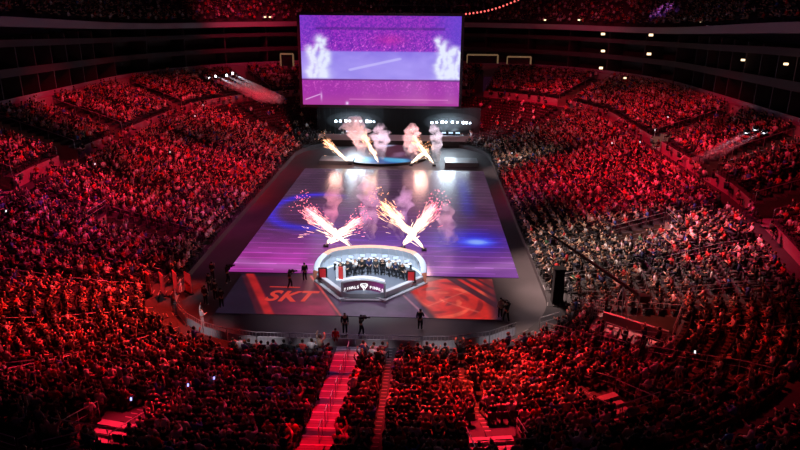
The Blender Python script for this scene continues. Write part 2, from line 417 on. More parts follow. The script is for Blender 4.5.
SHIRTS = [('black', (.012, .012, .014), 30), ('charcoal', (.045, .045, .05), 16), ('white', (.62, .6, .6), 15), ('grey', (.22, .22, .23), 13), ('red', (.45, .03, .03), 9),
          ('navy', (.02, .03, .09), 9), ('blue', (.05, .12, .4), 4), ('maroon', (.15, .02, .03), 5), ('beige', (.4, .33, .24), 6), ('green', (.05, .14, .07), 2), ('pink', (.6, .25, .3), 3)]
SW = np.array([s[2] for s in SHIRTS], float); SW /= SW.sum()
HAIRS = [(.01, .008, .007), (.02, .013, .01), (.05, .03, .018), (.16, .1, .05), (.012, .012, .013)]

# every seat position
seats = []
for ri, (u0, u1, kd, i) in enumerate(ROWS):
    if kd == 'W': continue
    us = (u0+u1)/2+.02
    for sg in range(8):
        L = slen(sg, us); n = max(1, int(L/.56))
        for j in range(n):
            t = (j+.5)/n; x, y, nx, ny = P(sg, t, us)
            skip = False
            for a in AISLES:
                if kd == 'L' and a[0] == sg and abs(t-a[1])*L < a[2]+(.12 if a[2] > .6 else .16): skip = True
            if kd == 'L' and in_vom(sg, t, us, .45): skip = True
            if kd == 'T' and (in_gap(sg, t, us, .45) or any(a[0] == sg and abs(t-a[1])*L < .7 for a in AISLES[5::2])): skip = True
            if kd == 'L' and i < 2 and sg in (0, 1, 7): skip = True
            if skip: continue
            z = cell_z(ROWS[ri], sg, t, P(sg, t, u0)[1])[0]
            px, py, d = proj((x, y, z+.8))
            if d < 5 or not (-40 < px < 840 and -30 < py < 480): continue
            seats.append(dict(row=i, kd=kd, sg=sg, t=t, j=j, x=x, y=y, z=z, rz=math.atan2(ny, nx)+PI/2, px=px, py=py, d=d, u=us))
# seat direction: local +y faces the arena floor
def empty_chance(s):
    px, py = s['px'], s['py']; e = .07
    if s['kd'] == 'L' and px > 640 and 262 < py < 420: e = .55
    if px > 700 and py > 350: e = .6
    if px < 130 and py > 400: e = .5
    if px > 600 and py > 400: e = .4
    if s['kd'] == 'L' and (s['sg'] == 4 or s['sg'] == 3 and s['t'] > .25 or s['sg'] == 5 and s['t'] < .8): e = .88
    return e
for s in seats:
    s['occ'] = random.random() > empty_chance(s)
    s['arm'] = random.choices(['lap', 'clap', 'up', 'phone'], [50, 25, 12, 13])[0]
    k = int(rng.choice(len(SHIRTS), p=SW)); s['sh'] = k
    s['dx'] = random.uniform(-.08, .08); s['tw'] = random.uniform(-.5, .5); s['hair'] = random.choice(HAIRS)
    vx, vy = (X0-s['x']), (72-s['y'])                     # people turn to the stage
    s['frz'] = s['rz']+s['tw']
    s['sc'] = random.uniform(1.0, 1.17)
inframe = [s for s in seats if 6 < s['px'] < 794 and 5 < s['py'] < 446]
near_p = sorted([s for s in inframe if s['occ']], key=lambda s: s['d'])[:300]
near_s = sorted(inframe, key=lambda s: s['d'])[:300]
for s in near_p: s['ind'] = True
for s in near_s: s['inds'] = True

NUM = ['no', 'one', 'two', 'three', 'four', 'five', 'six', 'seven', 'eight', 'nine', 'ten', 'eleven', 'twelve', 'thirteen', 'fourteen', 'fifteen', 'sixteen', 'seventeen', 'eighteen', 'nineteen',
       'twenty'] 
def nw(n): return NUM[n] if n <= 20 else {2: 'twenty', 3: 'thirty', 4: 'forty'}[n//10]+('-'+NUM[n % 10] if n % 10 else '')
nearA = [a for a in AISLES if a[0] in NEARAREA]
arcpos = lambda sg, t, u: {7: -slen(7, u)*(1-t)-0, 0: slen(0, u)*t, 1: slen(0, u)+slen(1, u)*t}[sg]   # distance along the row
rowlists = {}
for s in seats:
    if s['kd'] == 'L' and s['sg'] in NEARAREA:
        s['ap'] = arcpos(s['sg'], s['t'], s['u']); rowlists.setdefault(s['row'], []).append(s)
for r in rowlists.values(): r.sort(key=lambda s: s['ap'])
def whereabouts(s):
    if 'ap' not in s: return None
    best = None
    for a in nearA:
        pa = arcpos(a[0], a[1], s['u']); lo, hi = sorted((pa, s['ap']))
        n = sum(1 for q in rowlists[s['row']] if lo < q['ap'] < hi)+(1)
        if best is None or n < best[0]: best = (n, a[3], 'right' if s['ap'] > pa else 'left')
    return best
def place_words(s):
    w = whereabouts(s)
    if w: return 'row %s from barrier, seat %s %s of %s' % (nw(s['row']-1), nw(w[0]), w[2], w[1])
    sd = 'right' if s['x'] > X0 else 'left'
    return '%s tier row %s, %s side' % ('second' if s['kd'] == 'T' else 'lower', nw(s['row']+1), sd)

def seat_mesh():
    mb = MB(); mb.box((0, -.02, .42), (.48, .42, .06)); mb.box((0, -.24, .66), (.48, .05, .46), rx=.12)
    mb.box((-.25, -.02, .52), (.04, .36, .05)); mb.box((.25, -.02, .52), (.04, .36, .05)); mb.box((0, -.1, .2), (.08, .1, .4)); mb.box((0, -.08, .012), (.3, .2, .024))
    return mb
sm = seat_mesh(); seat_me = sm.mesh('arena_seat'); seat_me.materials.append(K['seat'])
for s in near_s:
    o = bpy.data.objects.new('arena_seat', seat_me); C.objects.link(o); o.location = (s['x'], s['y'], s['z']+.003); o.rotation_euler[2] = s['rz']
    tag(o, 'dark seat, '+place_words(s), 'seat', 'tip-up seats in the nearest rows')
ARMW = {'lap': 'hands in lap', 'clap': 'clapping', 'up': 'arms raised', 'phone': 'one hand raised'}
for s in near_p:
    c, s_ = math.cos(s['rz']), math.sin(s['rz'])
    o = person('spectator', s['arm'], (s['x']+s['dx']*c, s['y']+s['dx']*s_, s['z']+.003), s['frz'], SHIRTS[s['sh']][1], trousers=random.choice([(.012, .013, .02), (.03, .035, .06), (.01, .01, .01)]), hair=s['hair'], scale=s['sc'])
    tag(o, '%s-topped spectator, %s' % (SHIRTS[s['sh']][0], place_words(s)), 'person', 'spectators in the nearest rows')
# everyone else: one object; all other seats: one object
def merge(items, builder, name, m, label, cat):
    Vs, Ts, Cs = [], [], []; off = 0
    for s in items:
        V, T, col = builder(s); Vs.append(V); Ts.append(T+off); Cs.append(col); off += len(V)
    me = tri_mesh(name, np.concatenate(Vs), np.concatenate(Ts), np.concatenate(Cs) if Cs[0] is not None else None, m)
    o = bpy.data.objects.new(name, me); C.objects.link(o); tag(o, label, cat, kind='stuff'); return o
def xf(V, x, y, z, rz, sc=1):
    c, s_ = math.cos(rz), math.sin(rz); W = V*sc
    return np.stack([W[:, 0]*c-W[:, 1]*s_+x, W[:, 0]*s_+W[:, 1]*c+y, W[:, 2]+z], -1)
SKIN = [(.5, .3, .21), (.42, .24, .16), (.3, .17, .11), (.56, .36, .27)]
TR = [(.012, .013, .02), (.03, .035, .06), (.01, .01, .01), (.09, .08, .07)]
def crowd_b(s):
    V, T, R = LOW[s['arm']]; pal = np.array([random.choice(SKIN), SHIRTS[s['sh']][1], random.choice(TR), s['hair']])
    return xf(V, s['x']+random.uniform(-.12, .12), s['y']+random.uniform(-.12, .12), s['z']+random.choice([0, 0, 0, .12, .3]), s['frz'], s['sc']), T, pal[R]
SV = np.array(sm.v); STt = np.array([t for f in sm.f for t in ((f[0], f[1], f[2]), (f[0], f[2], f[3]))])
merge([s for s in seats if s['occ'] and not s.get('ind')], crowd_b, 'crowd', K['crowd'], 'thousands of seated spectators filling both tiers of the bowl', 'crowd')
merge([s for s in seats if not s.get('inds') and (not s['occ'] or s['d'] < 60)], lambda s: (xf(SV, s['x'], s['y'], s['z'], s['rz']), STt, None), 'seating', K['seat'], 'dark tip-up seats filling the rest of the bowl', 'seats')
# walkway crowd and sparse upper deck
up = []
for i in range(1, 9):
    for sg in range(1, 8):
        u = US-.6+i*.85-.4; n = int(slen(sg, u)/.6)
        for j in range(n):
            if random.random() < .45: continue
            t = (j+.5)/n; x, y, nx, ny = P(sg, t, u); z = warp(19+i*.48, y); px, py, d = proj((x, y, z))
            if y < 28 or d < 5 or not (-30 < px < 830 and -30 < py < 300): continue
            up.append(dict(x=x, y=y, z=z, frz=math.atan2(ny, nx)+PI/2, arm=random.choice(['lap', 'clap']), sh=int(rng.choice(len(SHIRTS), p=SW)), hair=HAIRS[0], sc=1))
for sg in (2, 3, 5, 6):
    u = UL+1.0; n = int(slen(sg, u)/.9)
    for j in range(n):
        if random.random() < .5: continue
        t = (j+random.random())/n; x, y, nx, ny = P(sg, t, u); z = zwalk(y)-.1
        up.append(dict(x=x, y=y, z=z+.25, frz=random.uniform(0, 6), arm='lap', sh=int(rng.choice(len(SHIRTS), p=SW)), hair=HAIRS[0], sc=1.05))
merge(up, crowd_b, 'upper_deck_crowd', K['crowd'], 'spectators on the dark upper deck and the cross walkway', 'crowd')
print('seats', len(seats), 'occ', sum(s['occ'] for s in seats), 'upper', len(up), 'near d', near_p[-1]['d'], 'rows', sorted({s['row'] for s in near_p}), {s['sg'] for s in near_p})

# ------------------------------------------------------------------ video floor, video deck, screen
def vnoise(x, y, sc, seed=0):
    """smooth value noise, 0..1"""
    r = np.random.default_rng(seed); G = r.random((64, 64)); X = x*sc; Y = y*sc
    xi = np.floor(X).astype(int); yi = np.floor(Y).astype(int); fx = X-xi; fy = Y-yi; fx = fx*fx*(3-2*fx); fy = fy*fy*(3-2*fy)
    g = lambda a, b: G[a % 64, b % 64]
    return (g(xi, yi)*(1-fx)+g(xi+1, yi)*fx)*(1-fy)+(g(xi, yi+1)*(1-fx)+g(xi+1, yi+1)*fx)*fy
def fbm(x, y, sc, seed=0): return (vnoise(x, y, sc, seed)+.5*vnoise(x, y, sc*2.1, seed+1)+.25*vnoise(x, y, sc*4.3, seed+2))/1.75
def mixc(c, col, w): return c*(1-w[..., None])+np.array(col)*w[..., None]
def tolin(c): c = np.clip(c, 0, 255)/255; return np.where(c <= .04045, c/12.92, ((c+.055)/1.055)**2.4)
def sstep(a, b, x): t = np.clip((x-a)/(b-a), 0, 1); return t*t*(3-2*t)
def grid_obj(name, xs, ys, colf, m, plane='xy', c=0.0, th=.1):
    X, Y = np.meshgrid(xs, ys); col = tolin(colf(X, Y)).reshape(-1, 3); nx, ny = len(xs), len(ys)
    V = np.stack([X, Y, np.full_like(X, c)] if plane == 'xy' else [X, np.full_like(X, c), Y], -1).reshape(-1, 3)
    i = np.arange(nx*ny).reshape(ny, nx); Q = np.stack([i[:-1, :-1], i[:-1, 1:], i[1:, 1:], i[1:, :-1]], -1).reshape(-1, 4)
    # a closed slab: rim and back
    xs0, xs1, ys0, ys1 = xs[0], xs[-1], ys[0], ys[-1]; n = len(V)
    if plane == 'xy': B = np.array([(xs0, ys0, c-th), (xs1, ys0, c-th), (xs1, ys1, c-th), (xs0, ys1, c-th)])
    else: B = np.array([(xs0, c+th, ys0), (xs1, c+th, ys0), (xs1, c+th, ys1), (xs0, c+th, ys1)])
    cn = [0, nx-1, nx*ny-1, nx*(ny-1)]
    E4 = np.array([(n, n+1, cn[1], cn[0]), (n+1, n+2, cn[2], cn[1]), (n+2, n+3, cn[3], cn[2]), (n+3, n, cn[0], cn[3]), (n+3, n+2, n+1, n)])
    V = np.concatenate([V, B]); Q = np.concatenate([Q, E4]); col = np.concatenate([col, np.zeros((4, 3))])
    me = tri_mesh(name, V, Q, col, m); o = bpy.data.objects.new(name, me); C.objects.link(o); return o
def poly_mask(X, Y, pts, soft=.12):
    """soft inside mask of a convex polygon"""
    w = np.ones_like(X); cx_ = sum(p[0] for p in pts)/len(pts); cy_ = sum(p[1] for p in pts)/len(pts)
    for i in range(len(pts)):
        ax, ay = pts[i][:2]; bx, by = pts[(i+1) % len(pts)][:2]; nx, ny = -(by-ay), bx-ax; L = math.hypot(nx, ny)
        sgn = 1 if (cx_-ax)*nx+(cy_-ay)*ny > 0 else -1
        w = w*sstep(-soft, soft, ((X-ax)*nx+(Y-ay)*ny)/L*sgn)
    return w
def stroke(X, Y, a, b, wd, soft=.08):
    ax, ay = a[:2]; bx, by = b[:2]; dx, dy = bx-ax, by-ay; t = np.clip(((X-ax)*dx+(Y-ay)*dy)/(dx*dx+dy*dy), 0, 1)
    return 1-sstep(wd, wd+soft, np.hypot(X-ax-dx*t, Y-ay-dy*t))
def floor_col(X, Y):
    c = np.zeros(X.shape+(3,))+np.array([66, 45, 66])
    v = sstep(66, 54, Y)
    c = mixc(c, (86, 36, 98), sstep(80, 60, Y)*.7)
    c = mixc(c, (160, 52, 146), v*sstep(5, -9, X)*.95)
    c = mixc(c, (122, 62, 150), v*sstep(-2, 8, X)*.85)
    n = fbm(X, Y, .25, 3); c = c*(.78+.45*n)[..., None]
    # sweeping pale bands at the near edge
    c = mixc(c, (178, 124, 188), sstep(1.6, 0, np.abs(Y-54.2-.018*(X+1)**2*.6))*.45)
    c = mixc(c, (160, 70, 170), sstep(.5, 0, np.abs(Y-57.3-.02*(X+4)**2))*.35)
    c = mixc(c, (118, 60, 170), sstep(.6, 0, np.abs(Y-61-.01*(X-8)**2))*.4)
    # blue arc and pools
    d = np.hypot((X+8)/1.0, (Y-72)/1.25); c = mixc(c, (58, 44, 190), np.exp(-((d-5.2)/.8)**2)*sstep(2, -2, X+6)*.95)
    c = mixc(c, (46, 40, 200), np.exp(-(((X-9.5)/3.3)**2+((Y-62.8)/3.2)**2))*.95)
    c = mixc(c, (74, 96, 255), np.exp(-(((X-9.9)/1.8)**2+((Y-62.2)/1.3)**2)**2)*1.0)
    c = mixc(c, (150, 190, 255), np.exp(-(((X-9.9)/1.0)**2+((Y-62.2)/.7)**2)**2)*.85)
    c = mixc(c, (45, 35, 160), np.exp(-(((X-9.6)/.9)**2))*sstep(92, 84, Y)*sstep(68, 74, Y)*.6)
    c = mixc(c, (66, 34, 150), np.exp(-(((X-1)/6.5)**2+((Y-62.5)/2.2)**2))*.55)
    # plank lines
    ln = (np.abs((Y/1.35) % 1-.5) > .44)&(np.abs((X*.1+np.floor(Y/1.35)*.37) % 1-.5) < .4); c = np.where(ln[..., None], c*1.35, c)
    c = mixc(c, (92, 84, 96), sstep(1.6, .2, np.abs(X+7.6))*sstep(72, 88, Y)*.6)  # from here, pale streaks: rear lamp reflections painted into the floor colour
    c = mixc(c, (120, 118, 130), sstep(2.4, .4, np.abs(X-4.9))*sstep(74, 88, Y)*.6)
    c = mixc(c, (112, 112, 125), sstep(1.4, .2, np.abs(X-9.5))*sstep(80, 90, Y)*.4)
    return c
def mat_led(name, st, rough):
    m = mat_attr(name, rough, st, .5); return m
K['led'] = mat_led('video_floor', 1.0, .22); K['scr'] = mat_led('video_screen', 1.0, .5); K['led2'] = mat_led('video_deck', .9, .4)
o = grid_obj('video_floor', np.linspace(-13, 13, 240), np.linspace(53.3, 92, 330), floor_col, K['led'], c=.06, th=.055)
tag(o, 'wide glossy purple and blue video floor in the middle of the arena', 'stage floor')

W0 = lambda px, py: tuple(at_z(px, py, .04)[:2])
def deck_col(X, Y):
    c = np.zeros(X.shape+(3,))+np.array([30, 20, 36])
    g = poly_mask(X, Y, [W0(249, 276), W0(312, 276), W0(338, 316), W0(270, 316)], .2)
    tr = sstep(-9.5, -3.5, X)*sstep(52.5, 46, Y)
    c = mixc(c, (62, 16, 34), g*.9); c = mixc(c, (176, 46, 84), g*tr*.75)
    c = mixc(c, (205, 34, 34), stroke(X, Y, W0(250, 274), W0(271, 318), .22, .28)*.8)
    c = mixc(c, (110, 20, 32), poly_mask(X, Y, [W0(242, 276), W0(247, 276), W0(266, 318), W0(258, 318)], .1)*.5)
    c = mixc(c, (215, 70, 70), stroke(X, Y, W0(311, 276), W0(341, 316), .05, .1)*.9)
    mid = poly_mask(X, Y, [W0(318, 276), W0(408, 280), W0(430, 322), W0(343, 318)], .25)
    c = mixc(c, (92, 66, 98), mid*.8)
    c = mixc(c, (190, 120, 140), stroke(X, Y, W0(400, 292), W0(432, 322), .05, .1)*.7)
    r = poly_mask(X, Y, [W0(406, 287), W0(440, 279), W0(495, 279), W0(495, 322), W0(440, 322)], .3)
    rr = np.hypot(X-6.3, (Y-48.3)*1.05); an = np.arctan2(Y-48.3, X-6.3)
    c = mixc(c, (196, 38, 30), r)
    pat = np.sin(an*3+rr*1.9)+.8*np.sin(rr*4.2+X*1.2); c = mixc(c, (236, 92, 66), r*sstep(.75, 1.5, pat)*.8); c = mixc(c, (112, 18, 24), r*sstep(-.8, -1.5, pat)*.7)
    c = mixc(c, (225, 120, 96), r*(stroke(X, Y, W0(440, 300), W0(478, 312), .06)+stroke(X, Y, W0(428, 306), W0(470, 290), .05))*.5)
    for q in ((450, 278, 497, 306, .30), (462, 278, 497, 298, .14), (474, 278, 499, 292, .10)):
        c = mixc(c, (44, 22, 36), stroke(X, Y, W0(q[0], q[1]), W0(q[2], q[3]), q[4], .1)*.85)
    c = mixc(c, (60, 26, 40), poly_mask(X, Y, [W0(482, 279), W0(500, 279), W0(500, 322), W0(492, 322)], .3)*.6)
    n = fbm(X, Y, 1.4, 9); return c*(.8+.4*n)[..., None]
o = grid_obj('video_deck', np.linspace(-11.6, 10.6, 330), np.linspace(45.1, 52.9, 150), deck_col, K['led2'], c=.04, th=.038)
tag(o, 'low video deck in front of the purple floor showing red team graphics', 'stage deck')
def text_mesh(name, txt, size, mt, loc, parent=None, rot=(0, 0, 0), extrude=.01, shear=0, scale=(1, 1, 1), align='CENTER'):
    cu_ = bpy.data.curves.new(name, 'FONT'); cu_.body = txt; cu_.size = size; cu_.extrude = extrude; cu_.align_x = align; cu_.shear = shear; cu_.offset = .03*size
    t = bpy.data.objects.new(name, cu_); C.objects.link(t); bpy.context.view_layer.update()
    me = bpy.data.meshes.new_from_object(t.evaluated_get(bpy.context.evaluated_depsgraph_get())); bpy.data.objects.remove(t)
    me.materials.clear(); ob = link(name, me, mt, parent, loc); ob.rotation_euler = rot; ob.scale = scale; return ob
letm = mat('letter_glow', (.1, .02, .02), .5, emit=lin(200, 52, 42), es=1)
for ch_, px in (('S', 269), ('K', 285.5), ('T', 303)):
    p = at_z(px, 301, .05); text_mesh('team_letter', ch_, 2.75, letm, (p[0], p[1]+(.12 if ch_ == 'S' else 0), .047), o, shear=.25, extrude=.004, scale=(.8, 1, 1))
p = at_z(285, 287, .05); mbx = MB(); mbx.box((p[0], p[1], .046), (2.6, .16, .006)); mbx.build('letter_bar', [letm], o)

def screen_col(U, V):
    x = (U-SX0)/(SX1-SX0); y = (V-SZ0)/(SZ1-SZ0); r = np.random.default_rng(5)
    c = np.zeros(x.shape+(3,))+np.array([146, 130, 232])
    n = fbm(x*30, y*30, .35, 21)
    c = mixc(c, (176, 160, 250), n*.7); c = mixc(c, (120, 90, 222), sstep(.45, .62, y)*(1-n)*.6)
    top = sstep(.60, .625, y); c = mixc(c, (112, 36, 176), top); sp = r.random(x.shape)
    c = mixc(c, (196, 60, 214), top*(fbm(x*60, y*34, 2.3, 4) > .5)*.5); c = mixc(c, (245, 120, 235), top*(vnoise(x*150, y*84, 1, 77) > .8)*sstep(1.05, .6, y)*.75); c = mixc(c, (238, 40, 150), top*np.exp(-((x-.56)/.1)**2-((y-.74)/.06)**2)*.35)
    c = mixc(c, (92, 74, 214), top*(sstep(.75, 1, x)*.7+sstep(.22, .0, x)*.35)); c = mixc(c, (60, 30, 120), sstep(.02, .008, np.abs(y-.86))*.5*(x > .1)*(x < .9))
    bot = sstep(.305, .29, y); c = mixc(c, (160, 50, 168), bot); c = mixc(c, (206, 90, 200), bot*(vnoise(x*140, y*80, 1, 78) > .74)*sstep(.05, .25, y)*.8)
    c = mixc(c, (176, 66, 160), bot*sstep(.16, .02, y)*.8); c = mixc(c, (214, 116, 200), (np.abs(y-.068) < .006)*(x > .3)*(x < .93)*.8)
    c = mixc(c, (90, 40, 120), sstep(.012, .004, np.abs(y-.29)))
    c = mixc(c, (206, 200, 255), stroke(x, y, (.31, .405), (.62, .53), .008, .01)*.6)
    pl = 0
    for cx_, w, h in ((.06, .03, .72), (.09, .025, .76), (.125, .032, .83), (.15, .028, .8), (.12, .05, .5), (.87, .022, .82), (.9, .03, .78), (.945, .035, .72), (.985, .02, .7), (.93, .06, .5)):
        wob = .03*(fbm(x*9+cx_*30, y*9, 1.7, 31)-.5)+.012*np.sin(y*21+cx_*60); pl = np.maximum(pl, np.exp(-(((x-cx_-wob)/w)**2))*sstep(h, h-.09, y)*sstep(.28, .33, y))
    c = mixc(c, (228, 234, 255), np.clip(pl*1.15*(.62+.6*fbm(x*26, y*22, 1.3, 41)), 0, 1))
    c = mixc(c, (240, 220, 255), np.exp(-((x-.285)/.01)**2-((y-.02)/.02)**2)+np.exp(-((x-.12)/.006)**2-((y-.1)/.05)**2)*.7)
    c = mixc(c, (230, 190, 240), stroke(x, y, (.02, .06), (.11, .12), .003, .005)*.8); return c
SY = 100.0
tl, tr_, bl, br = (at_y(298, 15, SY), at_y(463, 15, SY), at_y(301.5, 105, SY), at_y(460, 107, SY))
SX0, SX1 = (tl[0]+bl[0])/2+.25, (tr_[0]+br[0])/2-.2; SZ0, SZ1 = (bl[2]+br[2])/2+.1, (tl[2]+tr_[2])/2-.1
K['scr'].node_tree.nodes['Principled BSDF'].inputs['Emission Strength'].default_value = 1.0
sc_ = empty('video_screen', ((SX0+SX1)/2, SY, SZ0)); tag(sc_, 'huge hanging rectangular video screen showing a purple stage with white plumes', 'screen')
def reparent(o, p): o.parent = p; o.location = tuple(-Vector(p.location)+Vector(o.location)); return o
g = grid_obj('display', np.linspace(SX0, SX1, 300), np.linspace(SZ0, SZ1, 170), screen_col, K['scr'], 'xz', SY, .15); reparent(g, sc_)
mb = MB(); cx_, cz_ = (SX0+SX1)/2, (SZ0+SZ1)/2; w, h = SX1-SX0, SZ1-SZ0; bz = .42
for (x, z, sx, sz) in ((SX0-bz/2, cz_, bz, h+2*bz), (SX1+bz/2, cz_, bz, h+2*bz), (cx_, SZ0-bz/2, w, bz), (cx_, SZ1+bz/2, w, bz)): mb.box((x, SY+.1, z), (sx, .6, sz))
reparent(mb.build('frame', [K['screenf']]), sc_)
mb = MB()
for z in (SZ1+1.5, SZ1+2.5):
    for y in (SY+.1, SY+1.0): mb.tube([(SX0-1, y, z), (SX1+1, y, z)], .06)
for i in range(20):
    x = SX0+(SX1-SX0)*i/19; mb.tube([(x, SY+.1, SZ1+1.5), (x+.6, SY+1.0, SZ1+2.5)], .03, 4); mb.tube([(x, SY+.1, SZ1+2.5), (x, SY+.1, SZ1+1.5)], .03, 4)
for i in range(5): x = SX0+(SX1-SX0)*(i+.5)/5; mb.tube([(x, SY+.1, SZ1+.3), (x, SY+.1, SZ1+1.5)], .05); mb.tube([(x, SY+.1, SZ1+2.5), (x, SY+.1, 34)], .03)
reparent(mb.build('hanging_truss', [K['black']]), sc_)

# ------------------------------------------------------------------ analyst desk with its curved shell
DZ = .6; dk = empty('analyst_stage', (0, 50.5, 0)); K['rimw'] = mat('rim_white', (.5, .52, .57), .4); tag(dk, 'small round white stage with curved back wall in front of the video floor', 'stage')
EX, EY, EA, EB = -.05, 51.7, 4.6, 3.3
def ell(a, k=1.0, ky=1.0): return EX+EA*k*math.cos(a), EY+EB*ky*math.sin(a)
base = [(-2.05, 47.95), (1.4, 48.05), (4.75, EY)]+[ell(PI*i/24) for i in range(1, 24)]+[(-4.75, EY)]
mb = MB(); mb.prism(base, .02, DZ, 0, 1); reparent(mb.build('platform', [K['rimw'], K['deck']]), dk)
def strip(pts, z0, z1, w, mt, name, parent):
    mb = MB()
    for a, b in zip(pts[:-1], pts[1:]):
        d = Vector((b[0]-a[0], b[1]-a[1])).normalized(); n = Vector((-d.y, d.x))*w
        mb.prism([a, b, (b[0]+n.x, b[1]+n.y), (a[0]+n.x, a[1]+n.y)], z0, z1)
    return reparent(mb.build(name, [mt]), parent)
strip([(-4.8, EY-.05), (-2.1, 47.9), (-1.7, 47.9)], DZ, DZ+.16, .38, K['rimw'], 'front_rim', dk)
strip([(1.1, 48.0), (1.5, 48.0), (4.8, EY-.05)], DZ, DZ+.16, .38, K['rimw'], 'front_rim', dk)
strip([(-4.95, EY-.2), (-2.2, 47.55), (1.6, 47.65), (4.95, EY-.2)], .05, .22, .3, K['rimw'], 'lower_step', dk)
mb = MB(); N = 40; prof = lambda a: DZ+.45+1.0*min(1, math.sin(a)*1.6)**.6 if math.sin(a) > 0 else DZ+.45
rows_ = []
for i in range(N+1):
    a = PI*(i/N*1.06-.03); zt = prof(a); x0, y0 = ell(a, 1.0); x1, y1 = ell(a, 1.05, 1.05); xi, yi = ell(a, .955, .93)
    rows_.append([(x0, y0, DZ), (x0, y0, DZ+(zt-DZ)*.55), (xi, yi, zt), (x1-.0, y1, zt+.12), (x1*1.02, y1+.03, zt), (x1, y1, .02)])
for i in range(N):
    for j in range(5):
        mb.quad(rows_[i][j], rows_[i+1][j], rows_[i+1][j+1], rows_[i][j+1], 0 if j < 2 else ((1 if abs(i-N/2) < 13 else 2) if j < 4 else 2))
for r_ in (rows_[0], rows_[-1]): mb.poly(r_, 1)
reparent(mb.build('curved_wall', [K['shell'], mat('rim_orange_lit', (.74, .3, .19), .45), mat('rim_blue', (.45, .5, .62), .4)], smooth=False), dk)  # orange light along the rim's middle is put into its colour
# thin ribs on the inside of the wall
mb = MB()
for i in range(2, N-1, 2): r_ = rows_[i]; f = lambda p: (p[0]*.985, EY+(p[1]-EY)*.985, p[2]); mb.tube([f(r_[0]), f(r_[1]), f(r_[2])], .025, 4)
reparent(mb.build('wall_ribs', [K['white']]), dk)
strip([tuple(Vector(ell(a_, .98, .98))) for a_ in [PI*(.04+.92*i/20) for i in range(21)]], DZ, DZ+.1, .12, mat('wall_fill_strip', (.1, .1, .1), .4, emit=(.7, .85, 1), es=1.3), 'wall_fill_strip', dk)  # glowing strip added to brighten the inside of the wall
# sign desk, concave to the front
sg_ = empty('sign_desk', (-.25, 48.7, DZ)); tag(sg_, 'curved white framed sign desk with trophy emblem at the front of the small stage', 'desk')
def arcp(x): return 48.75-.75*(abs(x+.3)/1.75)**2
xs = np.linspace(-2.0, 1.45, 15); mb = MB(); mf = MB()
z0, z1 = DZ-.38, DZ+1.0
vals = []
for a, b in zip(xs[:-1], xs[1:]):
    ya, yb = arcp(a), arcp(b)
    mb.quad((a, ya, z0+.14), (b, yb, z0+.14), (b, yb, z1-.12), (a, ya, z1-.12), 0)
    for q0, q1 in ((z0, z0+.14), (z1-.12, z1)):
        mf.prism([(a, ya-.08), (b, yb-.08), (b, yb+.14), (a, ya+.14)], q0, q1)
    mf.prism([(a, ya+.04), (b, yb+.04), (b, yb+.14), (a, ya+.14)], z0+.14, z1-.12)
    mf.prism([(a, ya), (b, yb), (b, yb+.55), (a, ya+.55)], z1, z1+.05)
for x in (xs[0], xs[-1]): mf.box((x, arcp(x)+.02, (z0+z1)/2), (.14, .24, z1-z0))
sm_ = bpy.data.materials.new('sign_face'); sm_.use_nodes = True; nt = sm_.node_tree; b = nt.nodes['Principled BSDF']
tc = nt.nodes.new('ShaderNodeTexCoord'); sep = nt.nodes.new('ShaderNodeSeparateXYZ'); mp = nt.nodes.new('ShaderNodeMapRange'); rp = nt.nodes.new('ShaderNodeValToRGB')
mp.inputs['From Min'].default_value = -1.8; mp.inputs['From Max'].default_value = 1.8
nt.links.new(tc.outputs['Object'], sep.inputs[0]); nt.links.new(sep.outputs['X'], mp.inputs['Value']); nt.links.new(mp.outputs[0], rp.inputs['Fac']); nt.links.new(rp.outputs['Color'], b.inputs['Emission Color'])
rp.color_ramp.elements[0].color = (*lin(62, 32, 52), 1); rp.color_ramp.elements[1].color = (*lin(150, 50, 140), 1); e_ = rp.color_ramp.elements.new(.45); e_.color = (*lin(72, 26, 40), 1)
b.inputs['Base Color'].default_value = (.03, .02, .03, 1); b.inputs['Emission Strength'].default_value = .8; b.inputs['Roughness'].default_value = .3
reparent(mb.build('sign_face', [sm_]), sg_); reparent(mf.build('sign_frame', [K['rimw']]), sg_)
glow = mat('sign_letters', (.8, .8, .8), .4, emit=(1, .95, .95), es=.9)
def letters(txt, x0, x1, z, sz):
    for i, ch in enumerate(txt):
        x = x0+(x1-x0)*i/(len(txt)-1); dydx = (arcp(x+.05)-arcp(x-.05))/.1
        ob = text_mesh('sign_letter', ch, sz, glow, (0, 0, 0), None, (PI/2, 0, math.atan(dydx)), .01); ob.location = (x, arcp(x)-.02, z); reparent(ob, sg_)
letters('FINALS', -1.8, -.8, DZ+.18, .33); letters('FINALS', .26, 1.26, DZ+.18, .33)
mb = MB(); yy = arcp(-.28)-.06; X_ = -.28                      # cup emblem
for s in (-1, 1):
    mb.tube([(X_+s*.2, yy, DZ+.58), (X_+s*.16, yy, DZ+.3), (X_+s*.06, yy, DZ+.12), (X_+s*.05, yy, DZ-.02), (X_+s*.12, yy, DZ-.1)], .035, 5)
    mb.tube([(X_+s*.26, yy, DZ+.6), (X_+s*.3, yy, DZ+.42), (X_+s*.18, yy, DZ+.26)], .025, 5)
mb.tube([(X_-.22, yy, DZ+.58), (X_+.22, yy, DZ+.58)], .03, 5); mb.tube([(X_-.1, yy, DZ+.45), (X_+.1, yy, DZ+.2)], .03, 5); mb.tube([(X_+.1, yy, DZ+.45), (X_-.1, yy, DZ+.2)], .03, 5)
mb.tube([(X_-.14, yy, DZ-.1), (X_+.14, yy, DZ-.1)], .03, 5); reparent(mb.build('cup_emblem', [glow]), sg_)
# curved white plinth below the desk
strip([(x, arcp(x)-.5) for x in np.linspace(-2.1, 1.55, 11)], .02, .3, .35, K['rimw'], 'plinth', sg_)
